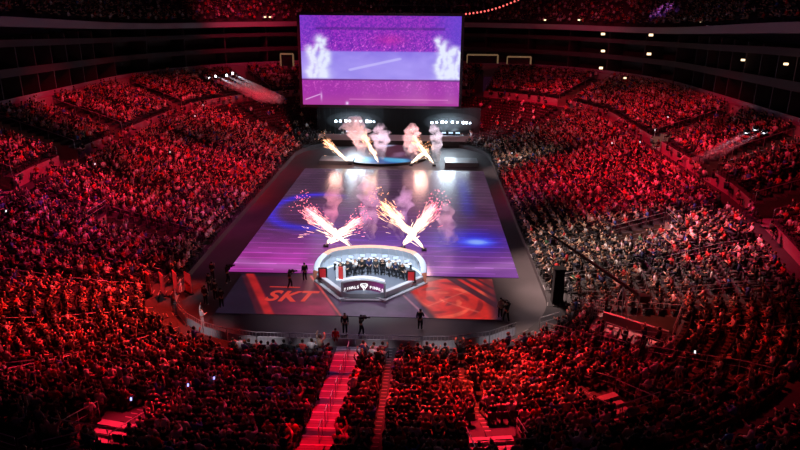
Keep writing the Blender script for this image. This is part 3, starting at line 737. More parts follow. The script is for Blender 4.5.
# people of the small stage: an arc of ten seated figures facing the camera side, and stands behind them
seat_lbl = ['leftmost', 'second', 'third', 'fourth', 'fifth', 'sixth', 'seventh', 'eighth', 'ninth', 'rightmost']
chm = mat('chair_black', (.015, .015, .018), .5)
mb = MB(); mb.box((0, 0, .46), (.5, .48, .08)); mb.box((0, -.27, .8), (.5, .09, .7), rx=.1); mb.tube([(0, 0, .1), (0, 0, .44)], .04)
for k in range(5): a = 2*PI*k/5; mb.tube([(0, 0, .1), (.28*math.cos(a), .28*math.sin(a), .04)], .028, 5)
chair_me = mb.mesh('swivel_chair'); chair_me.materials.append(chm)
tops = [('black', (.012, .012, .014)), ('black', (.02, .02, .03)), ('white', (.7, .68, .68)), ('black', (.012, .012, .014)), ('navy', (.02, .03, .09)), ('dark grey', (.06, .06, .065)), ('black', (.012, .012, .014)), ('white', (.65, .65, .66)), ('navy', (.02, .03, .08)), ('black', (.012, .012, .014))]
for i in range(10):
    f = i/9; x = -2.55+5.3*f; y = 51.3+1.15*math.sin(PI*f); rz = PI+(.5-f)*-.9
    c_ = bpy.data.objects.new('swivel_chair', chair_me); C.objects.link(c_); c_.location = (x, y, DZ+.002); c_.rotation_euler[2] = rz
    tag(c_, 'black swivel chair, %s in the arc on the small round stage' % seat_lbl[i], 'chair', 'chairs on the small stage')
    o = person('person', ['desk', 'lap', 'clap', 'desk'][i % 4], (x, y, DZ+.05), rz+random.uniform(-.2, .2), tops[i][1], hair=HAIRS[i % 5], scale=1.02)
    tag(o, 'person in %s top, %s seated in the arc on the small stage' % (tops[i][0], seat_lbl[i]), 'person', 'people seated on the small stage')
for i in range(7):
    f = i/6; x = -2.9+6.0*f; y = 52.75+1.25*math.sin(PI*f)**.8
    t = empty('desk_unit', (x, y, DZ), (.5-f)*-.8); tag(t, 'narrow white desk with a lit monitor, %s in the row behind the chairs' % ['leftmost', 'second', 'third', 'middle', 'fifth', 'sixth', 'rightmost'][i], 'desk', 'monitor desks')
    mb = MB(); mb.box((0, 0, .74), (.82, .45, .05)); mb.build('tabletop', [K['white']], t)
    for s in (-1, 1): mb = MB(); mb.box((s*.36, 0, .36), (.05, .4, .71)); mb.build('leg', [K['black']], t)
    mb = MB(); mb.box((0, .05, 1.02), (.56, .04, .34)); mb.box((0, .07, .82), (.06, .04, .12)); mb.box((0, .06, .775), (.22, .16, .02)); m_ = mb.build('monitor', [K['black']], t)
    mb = MB(); mb.box((0, .025, 1.02), (.52, .012, .3)); mb.build('display', [K['monitor']], m_)
# red and white display stand and two red side panels
t = empty('display_stand', (-2.05, 52.0, DZ)); t.location = (*at_z(341, 280, DZ)[:2], DZ); tag(t, 'red display board with white side panels among the seated people', 'display board')
mb = MB(); mb.box((0, 0, .65), (.36, .1, 1.1)); mb.build('red_board', [mat('red_cloth', (.6, .03, .03), .6)], t)
for s in (-1, 1): mb = MB(); mb.box((s*.31, 0, .65), (.2, .14, 1.25)); mb.build('white_panel', [K['white']], t)
mb = MB(); mb.box((0, 0, .05), (.8, .4, .1)); mb.build('foot', [K['white']], t)
for s, q in (('left', (323, 279)), ('right', (411, 282))):
    p = at_z(*q, DZ); t = empty('side_banner', (p[0], p[1], DZ)); tag(t, 'small red lit banner panel at the %s end of the curved wall' % s, 'banner')
    mb = MB(); mb.box((0, 0, .55), (.75, .14, 1.0)); mb.build('frame', [K['black']], t)
    mb = MB(); mb.box((0, -.08, .56), (.52, .03, .78)); mb.build('panel', [K['red']], t)
    mb = MB(); mb.box((0, 0, .03), (.9, .4, .06)); mb.build('base', [K['black']], t)

# ------------------------------------------------------------------ far stage
dm = mat_attr('disc_display', .3, .8, .5)
R_ = 7.4; DC = (-2.2, 101.6)
rr = np.linspace(0, 1, 50)[1:]; aa = np.linspace(0, 2*PI, 97)[:-1]
V = [(DC[0], DC[1], .35)]+[(DC[0]+R_*r*math.cos(a), DC[1]+R_*r*math.sin(a), .35) for r in rr for a in aa]; T = []
for j in range(96): T.append((0, 1+j, 1+(j+1) % 96))
for i in range(48):
    for j in range(96):
        a, b, c_, d = 1+i*96+j, 1+i*96+(j+1) % 96, 1+(i+1)*96+(j+1) % 96, 1+(i+1)*96+j; T += [(a, d, c_), (a, c_, b)]
V = np.array(V); X = (V[:, 0]-DC[0])/R_; Y = (V[:, 1]-DC[1])/R_
c = np.zeros((len(V), 3))+np.array([84, 34, 58]); c = mixc(c, (46, 96, 170), sstep(-.2, -.75, Y)*sstep(.95, .5, np.abs(X)))
c = mixc(c, (70, 190, 245), poly_mask(X, Y, [(-.75, -.75), (-.15, -.85), (-.2, -.35), (-.6, -.3)], .15)*.9); c = mixc(c, (90, 190, 240), poly_mask(X, Y, [(-.1, -.35), (.55, -.5), (.6, -.85), (.15, -.8)], .08)*.9)
c = mixc(c, (190, 200, 235), poly_mask(X, Y, [(-.25, .9), (.25, .9), (0, .6)], .06)); c = mixc(c, (150, 110, 150), poly_mask(X, Y, [(.25, .1), (.5, .2), (.45, -.3), (.2, -.35)], .1)*.8)
c = mixc(c, (32, 20, 36), sstep(.93, .97, np.hypot(X, Y)))
t = empty('round_stage', (*DC, 0)); tag(t, 'round low stage with a glowing blue and maroon top beyond the video floor', 'stage')
me = tri_mesh('stage_top', V-np.array([*DC, 0]), np.array(T), tolin(c), dm); link('stage_top', me, (), t)
mb = MB(); mb.prism([(R_*math.cos(a), R_*math.sin(a)) for a in aa], .01, .34); mb.build('stage_side', [K['black']], t)
t = empty('rear_platform', (-.6, 109, 0)); tag(t, 'long rear platform with a pale railing under two arcs of white lamps', 'platform')
mb = MB(); mb.box((0, .6, .55), (26.4, 2.6, 1.1)); mb.build('platform', [K['black']], t)
mb = MB()
for i in range(66): mb.box((-13+26*i/65, -.75, 1.55), (.12, .04, .9))
mb.box((0, -.75, 2.02), (26.4, .08, .08)); mb.box((0, -.75, 1.14), (26.4, .1, .12)); mb.box((0, -.71, 1.58), (26.2, .015, .78)); mb.build('railing', [mat('rail_pale', (.5, .46, .52), .6)], t)
for side, (a, b) in (('left', (334, 376)), ('right', (430, 472))):
    xa, xb = at_y(a, 122, 109.8)[0], at_y(b, 124, 109.8)[0]; xm = (xa+xb)/2; hw_ = (xb-xa)/2
    t = empty('lamp_arch', (xm, 109.6, 1.1)); tag(t, 'curved truss of bright white lamps above the %s half of the rear platform' % side, 'light truss')
    pts = [(hw_*math.sin(q), .9-.9*math.cos(q)*1.0, 2.85+.4*math.cos(q*1.0)) for q in np.linspace(-1.35, 1.35, 15)]
    mb = MB(); mb.tube(pts, .06); mb.tube([(p[0], p[1]+.25, p[2]+.25) for p in pts], .05)
    for p in pts: mb.tube([p, (p[0], p[1]+.25, p[2]+.25)], .03, 4)
    mb.build('truss', [K['black']], t)
    for s in (-1, 1): mb = MB(); mb.tube([(s*hw_*.97, .7, 0), (s*hw_*.97, .7, 2.95)], .07); mb.build('leg', [K['black']], t)
    for k, q in enumerate((-.95, -.62, -.36, -.2, .05, .25, .52, .68, .95)):
        x, y, z = hw_*math.sin(q*1.2), .9-.9*math.cos(q), 2.7+.4*math.cos(q)
        mb = MB(); mb.tube([(x, y-.05, z), (x, y-.28, z-.05)], .15, 8, r2=.2); l_ = mb.build('lamp', [K['black']], t)
        mb = MB(); mb.ball((x, y-.3, z-.055), [.2, .17, .24, .16, .2, .15, .24, .2, .13][k], 8, 6, sc=(1, .35, 1)); mb.build('lens', [K['lens']], l_)
    for k in range(3):
        x = xm+(-.9+.9*k)*1.3; d = empty('equipment_rack', (x, 109.6, 1.1)); tag(d, 'small equipment rack with pale lit top, %s under the %s lamp arch' % (['left', 'middle', 'right'][k], side), 'equipment')
        mb = MB(); mb.box((0, 0, .55), (.8, .5, 1.1)); mb.build('cabinet', [K['black']], d)
        mb = MB(); mb.box((0, -.1, 1.2), (.7, .3, .14), rx=.4); mb.build('control_panel', [K['monitor']], d)
# low transparent-looking risers both sides of the round stage
for s, (a, b) in (('left', (318, 352)), ('right', (445, 478))):
    p0, p1 = at_z(a, 166, 0), at_z(b, 167, 0); mb = MB(); mb.box(((p0[0]+p1[0])/2, 96.5, .3), (p1[0]-p0[0], 3.4, .6)); o = mb.build('low_riser', [mat('riser_grey', (.2, .22, .25), .3)])
    tag(o, 'low grey riser at the %s side of the round stage' % s, 'riser')

# ------------------------------------------------------------------ people on the arena floor
def standing(px, py, fig, rz, top, label, tr=(.012, .013, .02), z=0.0, sc=1.0):
    p = at_z(px, py, z); o = person('person', fig, (p[0], p[1], z), rz, top, tr, scale=sc, shoes=(.5, .5, .5)); tag(o, label, 'person'); return o
pa = standing(345, 334, 'sdown', PI+.3, (.02, .02, .025), 'person in dark clothes and white shoes standing left of the camera operator')
pb = standing(361, 336, 'scam', PI*1.55, (.05, .05, .04), 'camera operator striding across the dark floor with a camera on the shoulder')
pc = standing(420, 330, 'smic', -.2, (.03, .03, .04), 'person in dark clothes standing alone at the right front of the floor')
pd = standing(336, 348, 'sdown', 0, (.8, .02, .03), 'person in a bright red coat just inside the near barrier', (.5, .02, .02), sc=.9)
pe = standing(305, 281, 'sdown', .6, (.015, .015, .02), 'person in black standing on the red deck behind the white team letters')
pf = standing(290, 288, 'scam', -1.2, (.03, .03, .03), 'camera operator in black beside the large team letters')
pg = standing(203, 328, 'sup', -.9, (.85, .85, .85), 'person dressed in white at the curved barrier on the left', (.7, .7, .7))
ph = standing(506, 322, 'scam', .6, (.02, .02, .02), 'camera operator in black beyond the right end of the red deck')
pi_ = standing(500, 318, 'sdown', .3, (.35, .33, .32), 'person in grey beside the camera operator right of the red deck')
pj = standing(228, 283, 'scam', -.9, (.03, .03, .03), 'camera operator in black off the left near corner of the video floor')
for q, l in (((210, 292), 'black-clad crew member nearest the red panels by the left corner'), ((216, 300), 'black-clad crew member in the middle of the left corner group'), ((206, 305), 'black-clad crew member at the lower end of the left corner group'), ((222, 308), 'black-clad crew member at the right of the left corner group'), ((213, 280), 'black-clad crew member at the upper end of the left corner group')):
    standing(*q, random.choice(['sdown', 'smic']), random.uniform(-1, 1), (.02, .02, .02), l)
def camera_prop(o, tripod=False, label=''):
    x, y, z = o.location; rz = o.rotation_euler[2]; c_, s_ = math.cos(rz), math.sin(rz)
    t = empty('video_camera', (x+.15*c_-.2*s_, y+.15*s_+.2*c_, z+1.56), rz); tag(t, label, 'camera')
    mb = MB(); mb.box((0, 0, 0), (.16, .44, .2)); mb.box((0, -.28, -.02), (.12, .14, .14)); mb.box((0, .02, .15), (.04, .22, .04)); mb.build('body', [K['black']], t)
    mb = MB(); mb.tube([(0, .2, 0), (0, .46, 0)], .06, 8, r2=.085); mb.build('lens', [K['black']], t); mb = MB(); mb.box((-.12, .1, .1), (.08, .12, .07)); mb.build('viewfinder', [K['black']], t)
camera_prop(pb, label='shoulder video camera carried by the striding operator'); camera_prop(pf, label='video camera held beside the large team letters'); camera_prop(ph, label='video camera held beyond the right end of the deck'); camera_prop(pj, label='video camera held off the left corner of the video floor')

# ------------------------------------------------------------------ near barrier
def chain(u, spans, step):
    pts = []
    for sg, ta, tb in spans:
        n = max(2, int(slen(sg, u)*abs(tb-ta)/step*4))
        for i in range(n): t = ta+(tb-ta)*i/(n-1); x, y, _, _ = P(sg, t, u); pts.append(Vector((x, y)))
    out = [pts[0]]
    for p in pts:
        if (p-out[-1]).length >= step: out.append(p)
    return out
cp = chain(-.35, [(7, .02, 1), (0, 0, 1), (1, 0, .52)], 2.15); NB = len(cp)-1
for i in range(NB):
    a, b = cp[i], cp[i+1]; d = b-a; L = d.length; mid = (a+b)/2; side = 'left' if mid.x < X0 else 'right'
    t = empty('crowd_barrier', (mid.x, mid.y, 0), math.atan2(d.y, d.x)); px, py, _ = proj((mid.x, mid.y, .5))
    n_ = nw(i+1 if i < NB/2 else NB-i); tag(t, 'steel crowd barrier, number %s from the %s end of the near curve' % (n_, 'left' if i < NB/2 else 'right'), 'barrier', 'crowd barriers round the near end')
    mb = MB(); h = L/2-.03
    mb.tube([(-h, 0, .05), (-h, 0, 1.12), (h, 0, 1.12), (h, 0, .05)], .028, 6); mb.tube([(-h, 0, .12), (h, 0, .12)], .02, 5); mb.tube([(-h, 0, .78), (h, 0, .78)], .014, 4)
    for k in range(1, 9): x = -h+2*h*k/9; mb.tube([(x, 0, .12), (x, 0, 1.12)], .009, 4)
    mb.build('frame', [K['rail']], t)
    mb = MB(); mb.box((0, .03, .45), (2*h-.04, .02, .62)); mb.build('panel', [K['barpanel']], t)
    for s in (-1, 1): mb = MB(); mb.box((s*h*.9, 0, .02), (.06, .5, .04)); mb.build('foot', [K['rail']], t)
# ------------------------------------------------------------------ stairs and rails
for ai, (sg, t, w, nm) in enumerate(AISLES):
    x, y, nx, ny = P(sg, t, 6); px, py, _ = proj((x, y, 2))
    if not (-60 < px < 860 and py < 600) or sg == 3 and t > .3 or sg == 5 and t < .7: continue
    flights = []; mb = MB(); w_ = max(w, .16)
    for i in range(NL):
        for h_ in (0, 1):
            u = i*DU+.02; um = u+DU*.5
            v = in_vom(sg, t, i*DU+DU/2)
            if v:
                if mb.v: flights.append(mb); mb = MB()
                continue

            def pt(off, uu): 
                X_, Y_, NX, NY = P(sg, t, uu); return (X_+NY*off*-1, Y_+NX*off)
            za = zrow(i, P(sg, t, i*DU)[1])+.004; zb = zrow(i+1, P(sg, t, (i+1)*DU)[1]) if i < NL-1 else zwalk(y)
            if h_ == 0: u0_, u1_, z1_ = u+DU*.02, u+DU*.48, za+.012
            else: u0_, u1_, z1_ = u+DU*.5, u+DU-.03, (za+zb)/2
            pr = [pt(-w_, u0_), pt(w_, u0_), pt(w_, u1_), pt(-w_, u1_)]
            def ccw(p): return p if sum((p[k][0]*p[(k+1) % 4][1]-p[(k+1) % 4][0]*p[k][1]) for k in range(4)) > 0 else p[::-1]
            mb.prism(ccw(pr), za-.002, z1_)
            ns = [pt(-w_, u0_-.005), pt(w_, u0_-.005), pt(w_, u0_+.06), pt(-w_, u0_+.06)]
            if h_ == 1 or ai: mb.prism(ccw(ns), z1_+.001, z1_+.008, 1)
    same = [a for a in AISLES if a[0] == sg and a[3] == nm]; k = same.index((sg, t, w, nm))
    full = {2: 'right side stair', 6: 'left side stair', 3: 'far right corner stair of the lower tier', 5: 'far left corner stair of the lower tier'}.get(sg, nm)
    if sg == 2: lb = 'concrete stair through the right-hand seats, %s counted from the near end' % ['first', 'second', 'third', 'fourth', 'fifth'][k]
    elif sg == 6: lb = 'concrete stair through the left-hand seats, %s counted from the far end' % ['first', 'second', 'third', 'fourth', 'fifth'][k]
    elif sg in (3, 5): lb = 'concrete stair in the far %s corner of the lower tier, bend %s' % ('right' if sg == 3 else 'left', ['first', 'second', 'third'][k])
    else: lb = {'red-lit stair': 'wide bright red stair with pale step edges running down to the barrier', 'narrow gangway': 'narrow red gangway just right of the wide red stair'}.get(nm, 'stair called %s with pale step edges through near seats' % nm)
    if sg not in (2, 6, 3, 5) and nm not in ('red-lit stair', 'narrow gangway'): lb = 'narrow stair with pale step edges, the %s of the near bowl' % nm
    if mb.v: flights.append(mb)
    for fi, mb in enumerate(flights): tag(mb.build('aisle_stair', [K['stair'], K['nosing']] if ai == 0 else [K['concrete'], K['stair']]), lb+('' if len(flights) == 1 else [', lower flight', ', upper flight', ', top flight'][fi]), 'stairs')
sg, t, w, nm = AISLES[0]
for k, i in enumerate(range(1, 15, 2)):
    def bp(i, h): X_, Y_, _, _ = P(sg, t, (i+.3)*DU); return (X_, Y_, zrow(int(i), P(sg, t, int(i)*DU)[1])+h)
    a0, a1, b1, b0 = bp(i, .02), bp(i, .95), bp(i+1.0, .95), bp(i+1.0, .02); mb = MB(); mb.tube([a0, a1, b1, b0], .025, 6)
    tag(mb.build('stair_handrail', [K['rail']]), 'thin steel handrail loop in the wide red stair, %s up from the barrier' % ['first', 'second', 'third', 'fourth', 'fifth', 'sixth', 'seventh'][k], 'handrail', 'handrail loops of the red stair')
vn = ['at the bottom right of centre', 'at the bottom left corner', 'in the near right corner seats', 'beside the right end of the barrier', 'in the left side seats', 'in the right side seats', 'at the lower left']
for k, (sg, t, u0_, u1_, w, zf) in enumerate(VOM):
    L = lambda u: w/slen(sg, u)
    def vp(sx, u, h): X_, Y_, _, _ = P(sg, t+sx*L(u), u); i = min(NL-1, max(0, int(u/DU-.01))); return Vector((X_, Y_, zlow(i*DU, Y_)+h))
    for nm_, ua, ub, sa, sb in (('near side', u0_, u1_, -1.06, -1.06), ('far side', u0_, u1_, 1.06, 1.06), ('rear', u1_+.12, u1_+.12, -1.06, 1.06)):
        mb = MB(); A, B = vp(sa, ua, 0), vp(sb, ub, 0)
        if nm_ == 'rear': z_ = max(A.z, B.z)+DU*.2; A.z = B.z = z_
        up_ = Vector((0, 0, 1.05)); md_ = Vector((0, 0, .6)); n_ = max(2, int((B-A).length/1.3)+1)
        mb.tube([A+up_, B+up_], .028, 6); mb.tube([A+md_, B+md_], .02, 5)
        for q in range(n_): p = A.lerp(B, q/(n_-1)); mb.tube([p+Vector((0, 0, -.3)), p+up_], .024, 5)
        tag(mb.build('pit_railing', [K['rail']]), '%s steel railing of the stairwell opening %s' % (nm_, vn[k]), 'railing', 'railings round the stairwell openings')
    # a few steps down inside the opening
    mb = MB()
    for q in range(4):
        uu = u0_+.15+q*.45; A = P(sg, t-L(uu)*.85, uu); B = P(sg, t+L(uu)*.85, uu); A2 = P(sg, t-L(uu)*.85, uu+.42); B2 = P(sg, t+L(uu)*.85, uu+.42); pr = [A[:2], B[:2], B2[:2], A2[:2]]
        if sum((pr[k_][0]*pr[(k_+1) % 4][1]-pr[(k_+1) % 4][0]*pr[k_][1]) for k_ in range(4)) < 0: pr = pr[::-1]
        mb.prism(pr, zf+.002, zf+.18*(4-q))
    tag(mb.build('stairwell_steps', [K['stair']]), 'short steps inside the stairwell opening %s' % vn[k], 'steps')
# front rail of the second tier blocks and the wall-top rails of its gaps
for k, (sg, t, w) in enumerate(GAPS):
    x, y, _, _ = P(sg, t, UW+2); px, py, d = proj((x, y, 8))
    if not (-30 < px < 830 and -20 < py < 450): continue
    for s in (-1, 1):
        mb = MB(); pts = []
        for u in (UW+.2, UW+3, UW+6, UT-.2):
            X_, Y_, _, _ = P(sg, t+s*(w+.25)/slen(sg, u), u); pts.append(Vector((X_, Y_, ztier(min(NT-1, int((u-UW)/DT)), Y_)+.95)))
        mb.tube(pts, .035, 5)
        for p in pts: mb.tube([p, p-Vector((0, 0, 1.1))], .03, 4)
        sd = 'right' if x > X0 else 'left'; 
        tag(mb.build('gap_railing', [K['rail']]), 'steel rail on the %s wall of the second tier gap, %s side, gap %s' % ('near' if (s < 0) == (sg in (1, 2, 3)) else 'far', sd, nw(k+1)), 'railing', 'rails along the second tier gaps')

# ------------------------------------------------------------------ camera crane, black column, lattice panels
bp_ = at_z(634, 300, 1.9); tip = Vector(at_z(553, 236, 6.2)); end = Vector(at_z(643, 298, 3.4)); piv = tip.lerp(end, .8)
gz = zlow(math.floor(max(0, (bp_[0]-14.6))/DU)*DU, bp_[1]); t = empty('camera_crane', (piv.x, piv.y, 0)); tag(t, 'long dark camera crane boom reaching over the right-hand crowd', 'camera crane')
O = Vector((piv.x, piv.y, 0)); mb = MB(); mb.tube([tip-O, end-O], .09, 6, r2=.14); mb.tube([tip-O+Vector((0, 0, .35)), piv-O+Vector((0, 0, .9))], .03, 4); mb.build('boom', [K['black']], t)
mb = MB(); e_ = end-O; mb.box(e_, (.6, .6, .5)); mb.build('counterweight', [K['black']], t)
mb = MB(); mb.box(tip-O-Vector((0, 0, .4)), (.35, .5, .35)); mb.tube([tip-O, tip-O-Vector((0, 0, .4))], .04); mb.build('camera_head', [K['black']], t)
pz = piv.z
for q in range(3):
    a = 2*PI*q/3+.4; mb = MB(); mb.tube([(0, 0, pz-.1), (.85*math.cos(a), .85*math.sin(a), 1.0)], .04, 5); mb.build('leg', [K['rail']], t)
p = at_z(557, 297, .9); mb = MB(); mb.box((p[0], p[1], 1.8), (.85, .85, 3.2), taper=.85); mb.box((p[0], p[1], 3.35), (.9, .9, .12))
o = mb.build('draped_tower', [K['blackcloth']]); tag(o, 'tall black draped tower at the right edge of the floor', 'tower')
for k, q in enumerate(((577, 312), (586, 315), (597, 316))):
    p = at_z(*q, 1.0); t = empty('lattice_panel', (p[0], p[1], .75), -.35); tag(t, 'pale steel lattice panel, %s of the three by the right end of the barrier' % ['leftmost', 'middle', 'rightmost'][k], 'panel', 'stacked lattice panels')
    mb = MB(); mb.tube([(-.45, 0, 0), (.45, 0, 0), (.45, 0, 1.5), (-.45, 0, 1.5), (-.45, 0, 0)], .035, 5); mb.build('frame', [K['rail']], t)
    mb = MB()
    for j in range(1, 6): mb.box((0, 0, j*.25), (.88, .02, .05)); mb.box((-.45+.15*j, 0, .75), (.03, .02, 1.46))
    mb.build('lattice', [K['white']], t)
# a red block of steps and long wall beside the right pit
for k, (qa, qb, z_, h_) in enumerate((((603, 318), (668, 338), 1.6, .5),)):
    A, B = at_z(*qa, z_), at_z(*qb, z_); mb = MB(); d = Vector((B[0]-A[0], B[1]-A[1])); n_ = Vector((-d.y, d.x)).normalized()*.12
    mb.prism([(A[0]-n_.x, A[1]-n_.y), (B[0]-n_.x, B[1]-n_.y), (B[0]+n_.x, B[1]+n_.y), (A[0]+n_.x, A[1]+n_.y)], z_-.3, z_+h_)
    tag(mb.build('wall_section_%d' % (k+1), [K['front']]), 'low section wall in the near right corner', kind='structure')
# ------------------------------------------------------------------ lamps in the suites, strings of lights
for k, (q, Y) in enumerate([((603, 34), 112), ((603, 51), 112), ((601, 68), 112), ((651, 35), 104), ((649, 54), 104), ((743, 60), 82), ((786, 64), 72), ((579, 20), 125), ((545, 20), 128), ((625, 78), 108), ((668, 20), 112), ((700, 22), 100), ((757, 10), 90), ((772, 9), 88), ((265, 17), 128), ((270, 17), 128)]):
    p = at_y(q[0], q[1], Y); mb = MB(); s_ = .22 if k in (5, 6) or k > 6 else .34
    mb.box((0, 0, 0), (s_*1.6, .3, s_)); o = mb.build('wall_lamp', [K['warm']], loc=tuple(p)); tag(o, 'small warm lamp glowing in the dark suites, %s' % ['upper one of the stack of three', 'middle one of the stack of three', 'lowest one of the stack of three', 'upper one of the pair to its right', 'lower one of the pair to its right', 'left of the two far right ones', 'rightmost by the frame edge', 'on the ledge above the stack', 'near the string of red lights', 'just above the lit crowd', 'under the upper deck at right', 'under the upper deck further right', 'left of the two top right ones', 'right of the two top right ones', 'left of the pair left of the screen', 'right of the pair left of the screen'][k], 'lamp')
for k, (a, b, y0_, y1_) in enumerate(((467, 498, 55, 63), (507, 531, 57, 64), (281, 293, 54, 66))):
    A, B = at_y(a, y1_, 128), at_y(b, y0_, 128); t = empty('suite_window', ((A[0]+B[0])/2, 128, A[2])); w, h = B[0]-A[0], B[2]-A[2]
    mb = MB(); mb.box((0, 0, h), (w, .2, .28)); mb.box((w/2, 0, h/2), (.28, .2, h)); mb.box((-w/2, 0, h/2), (.2, .2, h)); mb.build('window_frame', [K['warmdim']], t)
    mb = MB(); mb.box((0, .15, h/2), (w, .04, h)); mb.build('pane', [mat('dark_glass', (.02, .02, .025), .1)], t); tag(t, 'dimly lit suite window with a glowing yellowish frame %s' % ['just right of the screen', 'further right of the screen', 'just left of the screen'][k], 'window')
for k in range(16):
    f = k/15; px = 466+56*f; py = 14-16*f+5*math.sin(PI*f)*.6; p = at_y(px, py, 122)
    mb = MB(); mb.ball((0, 0, 0), .16, 8, 6); o = mb.build('string_light', [K['redlens']], loc=tuple(p)); tag(o, 'small red-white bulb in the string right of the screen top, bulb %s from the left' % nw(k+1), 'light', 'string of red bulbs')
mb = MB(); mb.tube([tuple(at_y(466+56*f, 13.4-16*f+3*math.sin(PI*f), 122)) for f in np.linspace(0, 1, 16)], .03, 4); tag(mb.build('light_cable', [K['black']]), 'thin cable carrying the red bulbs right of the screen', 'cable')

# long handrails beside the side stairs
for k, (sg, t, w, words_) in enumerate([(2, .02, .5, 'nearest stair of the right-hand seats'), (2, .16, .5, 'second stair of the right-hand seats'), (1, .86, .35, 'stair at the near right bend'), (1, .52, .35, 'stair above the right pit'), (6, .98, .5, 'nearest stair of the left-hand seats'), (7, .12, .5, 'first stair of the near left bend'), (7, .38, .35, 'middle stair of the near left bend'), (7, .62, .35, 'lower stair of the near left bend')]):
    for part_, (ua, ub) in enumerate(((1.5, 7.5), (9, 16))):
        mb = MB(); pts = []
        for u in np.linspace(ua, ub, 5):
            if in_vom(sg, t, u, .6): continue
            x, y, _, _ = P(sg, t+(w*.9)/slen(sg, u), u); pts.append(Vector((x, y, zlow(math.floor(u/DU)*DU, P(sg, t, math.floor(u/DU)*DU)[1])+.95)))
        if len(pts) < 2: continue
        mb.tube(pts, .03, 5); mb.tube([p-Vector((0, 0, .4)) for p in pts], .02, 4)
        for p in pts: mb.tube([p, p-Vector((0, 0, .95))], .024, 4)
        tag(mb.build('stair_handrail', [K['rail']]), 'pale steel handrail, %s run beside the %s' % (['lower', 'upper'][part_], words_), 'handrail', 'handrails of the side stairs')
for k, q in enumerate(((149, 290), (163, 291), (176, 289), (189, 293))):
    p = at_z(*q, 1.0 if k < 3 else 0.0); zz = 1.0 if k < 3 else 0
    i_ = [0, 0, 0, 0][k]; t = empty('red_lit_panel', (p[0], p[1], zz-.3 if k < 3 else 0), -.9+(.2 if k == 3 else 0)); tag(t, 'panel standing in for red-lit stair parts at the left floor corner, %s of four' % ['leftmost', 'second', 'third', 'rightmost'][k], 'panel', 'red panels by the left corner')
    mb = MB(); mb.box((0, 0, .95), (1.0, .06, 1.7)); mb.build('fabric', [mat('red_fabric_%d' % k, (.6, .03, .04), .8)], t)  # stand-in for red-lit stair parts, the red light put into its colour
    mb = MB(); mb.box((0, 0, .05), (1.1, .3, .1)); mb.build('base', [K['black']], t)

# railings that follow the rows of seats
def u_of(x, y):
    if y < Y0+RN:
        cx_ = min(max(x, X0-HW+RN), X0+HW-RN); return math.hypot(x-cx_, y-Y0-RN)-RN
    return abs(x-X0)-HW
def on_terrace(px, py, h):
    z = 3.0
    for _ in range(25): p = at_z(px, py, z); u = max(0, min(UL-.01, u_of(p[0], p[1]))); zt = zlow(math.floor(u/DU)*DU, p[1]-.3); z = .5*z+.5*(zt+h)
    return Vector((p[0], p[1], zt+h))
for k, (a, b, words_) in enumerate([((706, 324), (757, 326), 'right, beside the dark corner seats'), ((772, 327), (799, 323), 'at the right frame edge'), ((606, 322), (664, 342), 'right, along the low red wall'), ((4, 363), (44, 359), 'at the left frame edge'), ((62, 355), (90, 350), 'left, in the brightest orange crowd'), ((42, 441), (80, 432), 'in the dark bottom left corner'), ((66, 450), (94, 442), 'below the bottom left corner rail'), ((640, 384), (700, 396), 'right, in the dark lower seats'), ((592, 371), (620, 379), 'right, above the dark lower seats'), ((508, 343), (526, 334), 'by the right end of the barrier'), ((540, 318), (560, 312), 'beyond the right end of the barrier'), ((600, 262), (640, 249), 'low in the white-lit right crowd'), ((645, 247), (700, 228), 'in the middle of the right crowd'), ((705, 227), (745, 212), 'high in the right crowd'), ((125, 234), (145, 240), 'upper left near the stairwell wall'), ((152, 243), (172, 250), 'left, right of the upper left rail')]):
    A, B = on_terrace(*a, .95), on_terrace(*b, .95); mb = MB(); n_ = max(2, int((B-A).length/1.6)+1); dn = Vector((0, 0, 1))
    mb.tube([A, B], .032, 6); mb.tube([A-dn*.42, B-dn*.42], .024, 5)
    for q in range(n_): p = A.lerp(B, q/(n_-1)); mb.tube([p, p-dn*1.0], .026, 5)
    tag(mb.build('seating_rail', [K['rail']]), 'double steel rail among the seats, '+words_, 'railing', 'rails among the seats')

mb = MB()
for i in range(60):
    x0_, x1_ = -14.2+28*i/60, -14.2+28*(i+1)/60; o_ = .09 if i % 2 else 0; mb.box(((x0_+x1_)/2, 111.2+o_, 3.6), ((x1_-x0_)+.02, .12, 5.4))
mb.tube([(-14.3, 111.25, 6.35), (13.9, 111.25, 6.35)], .06)
tag(mb.build('backdrop_occluder', [K['blackcloth']]), 'added black pleated curtain behind the rear platform and its lamps', 'occluder')  # black sheet added to keep arch light off the seats behind

# ------------------------------------------------------------------ lights
def lamp(name, typ, loc, tgt=None, e=1000, col=(1, 1, 1), size=None, blend=.6, r=.25):
    l = bpy.data.lights.new(name, typ); l.energy = e; l.color = col; l.shadow_soft_size = r
    o = bpy.data.objects.new(name, l); C.objects.link(o); o.location = loc
    if tgt is not None: o.rotation_euler = (Vector(tgt)-Vector(loc)).to_track_quat('-Z', 'Y').to_euler()
    if typ == 'SPOT': l.spot_size = size; l.spot_blend = blend
    return o
RED, CRIM, ORG, MAG, WHT, PUR = (1, .014, .05), (1, .02, .09), (1, .03, .02), (.9, .05, .35), (1, .68, .6), (.45, .12, .8)
KW = 1000
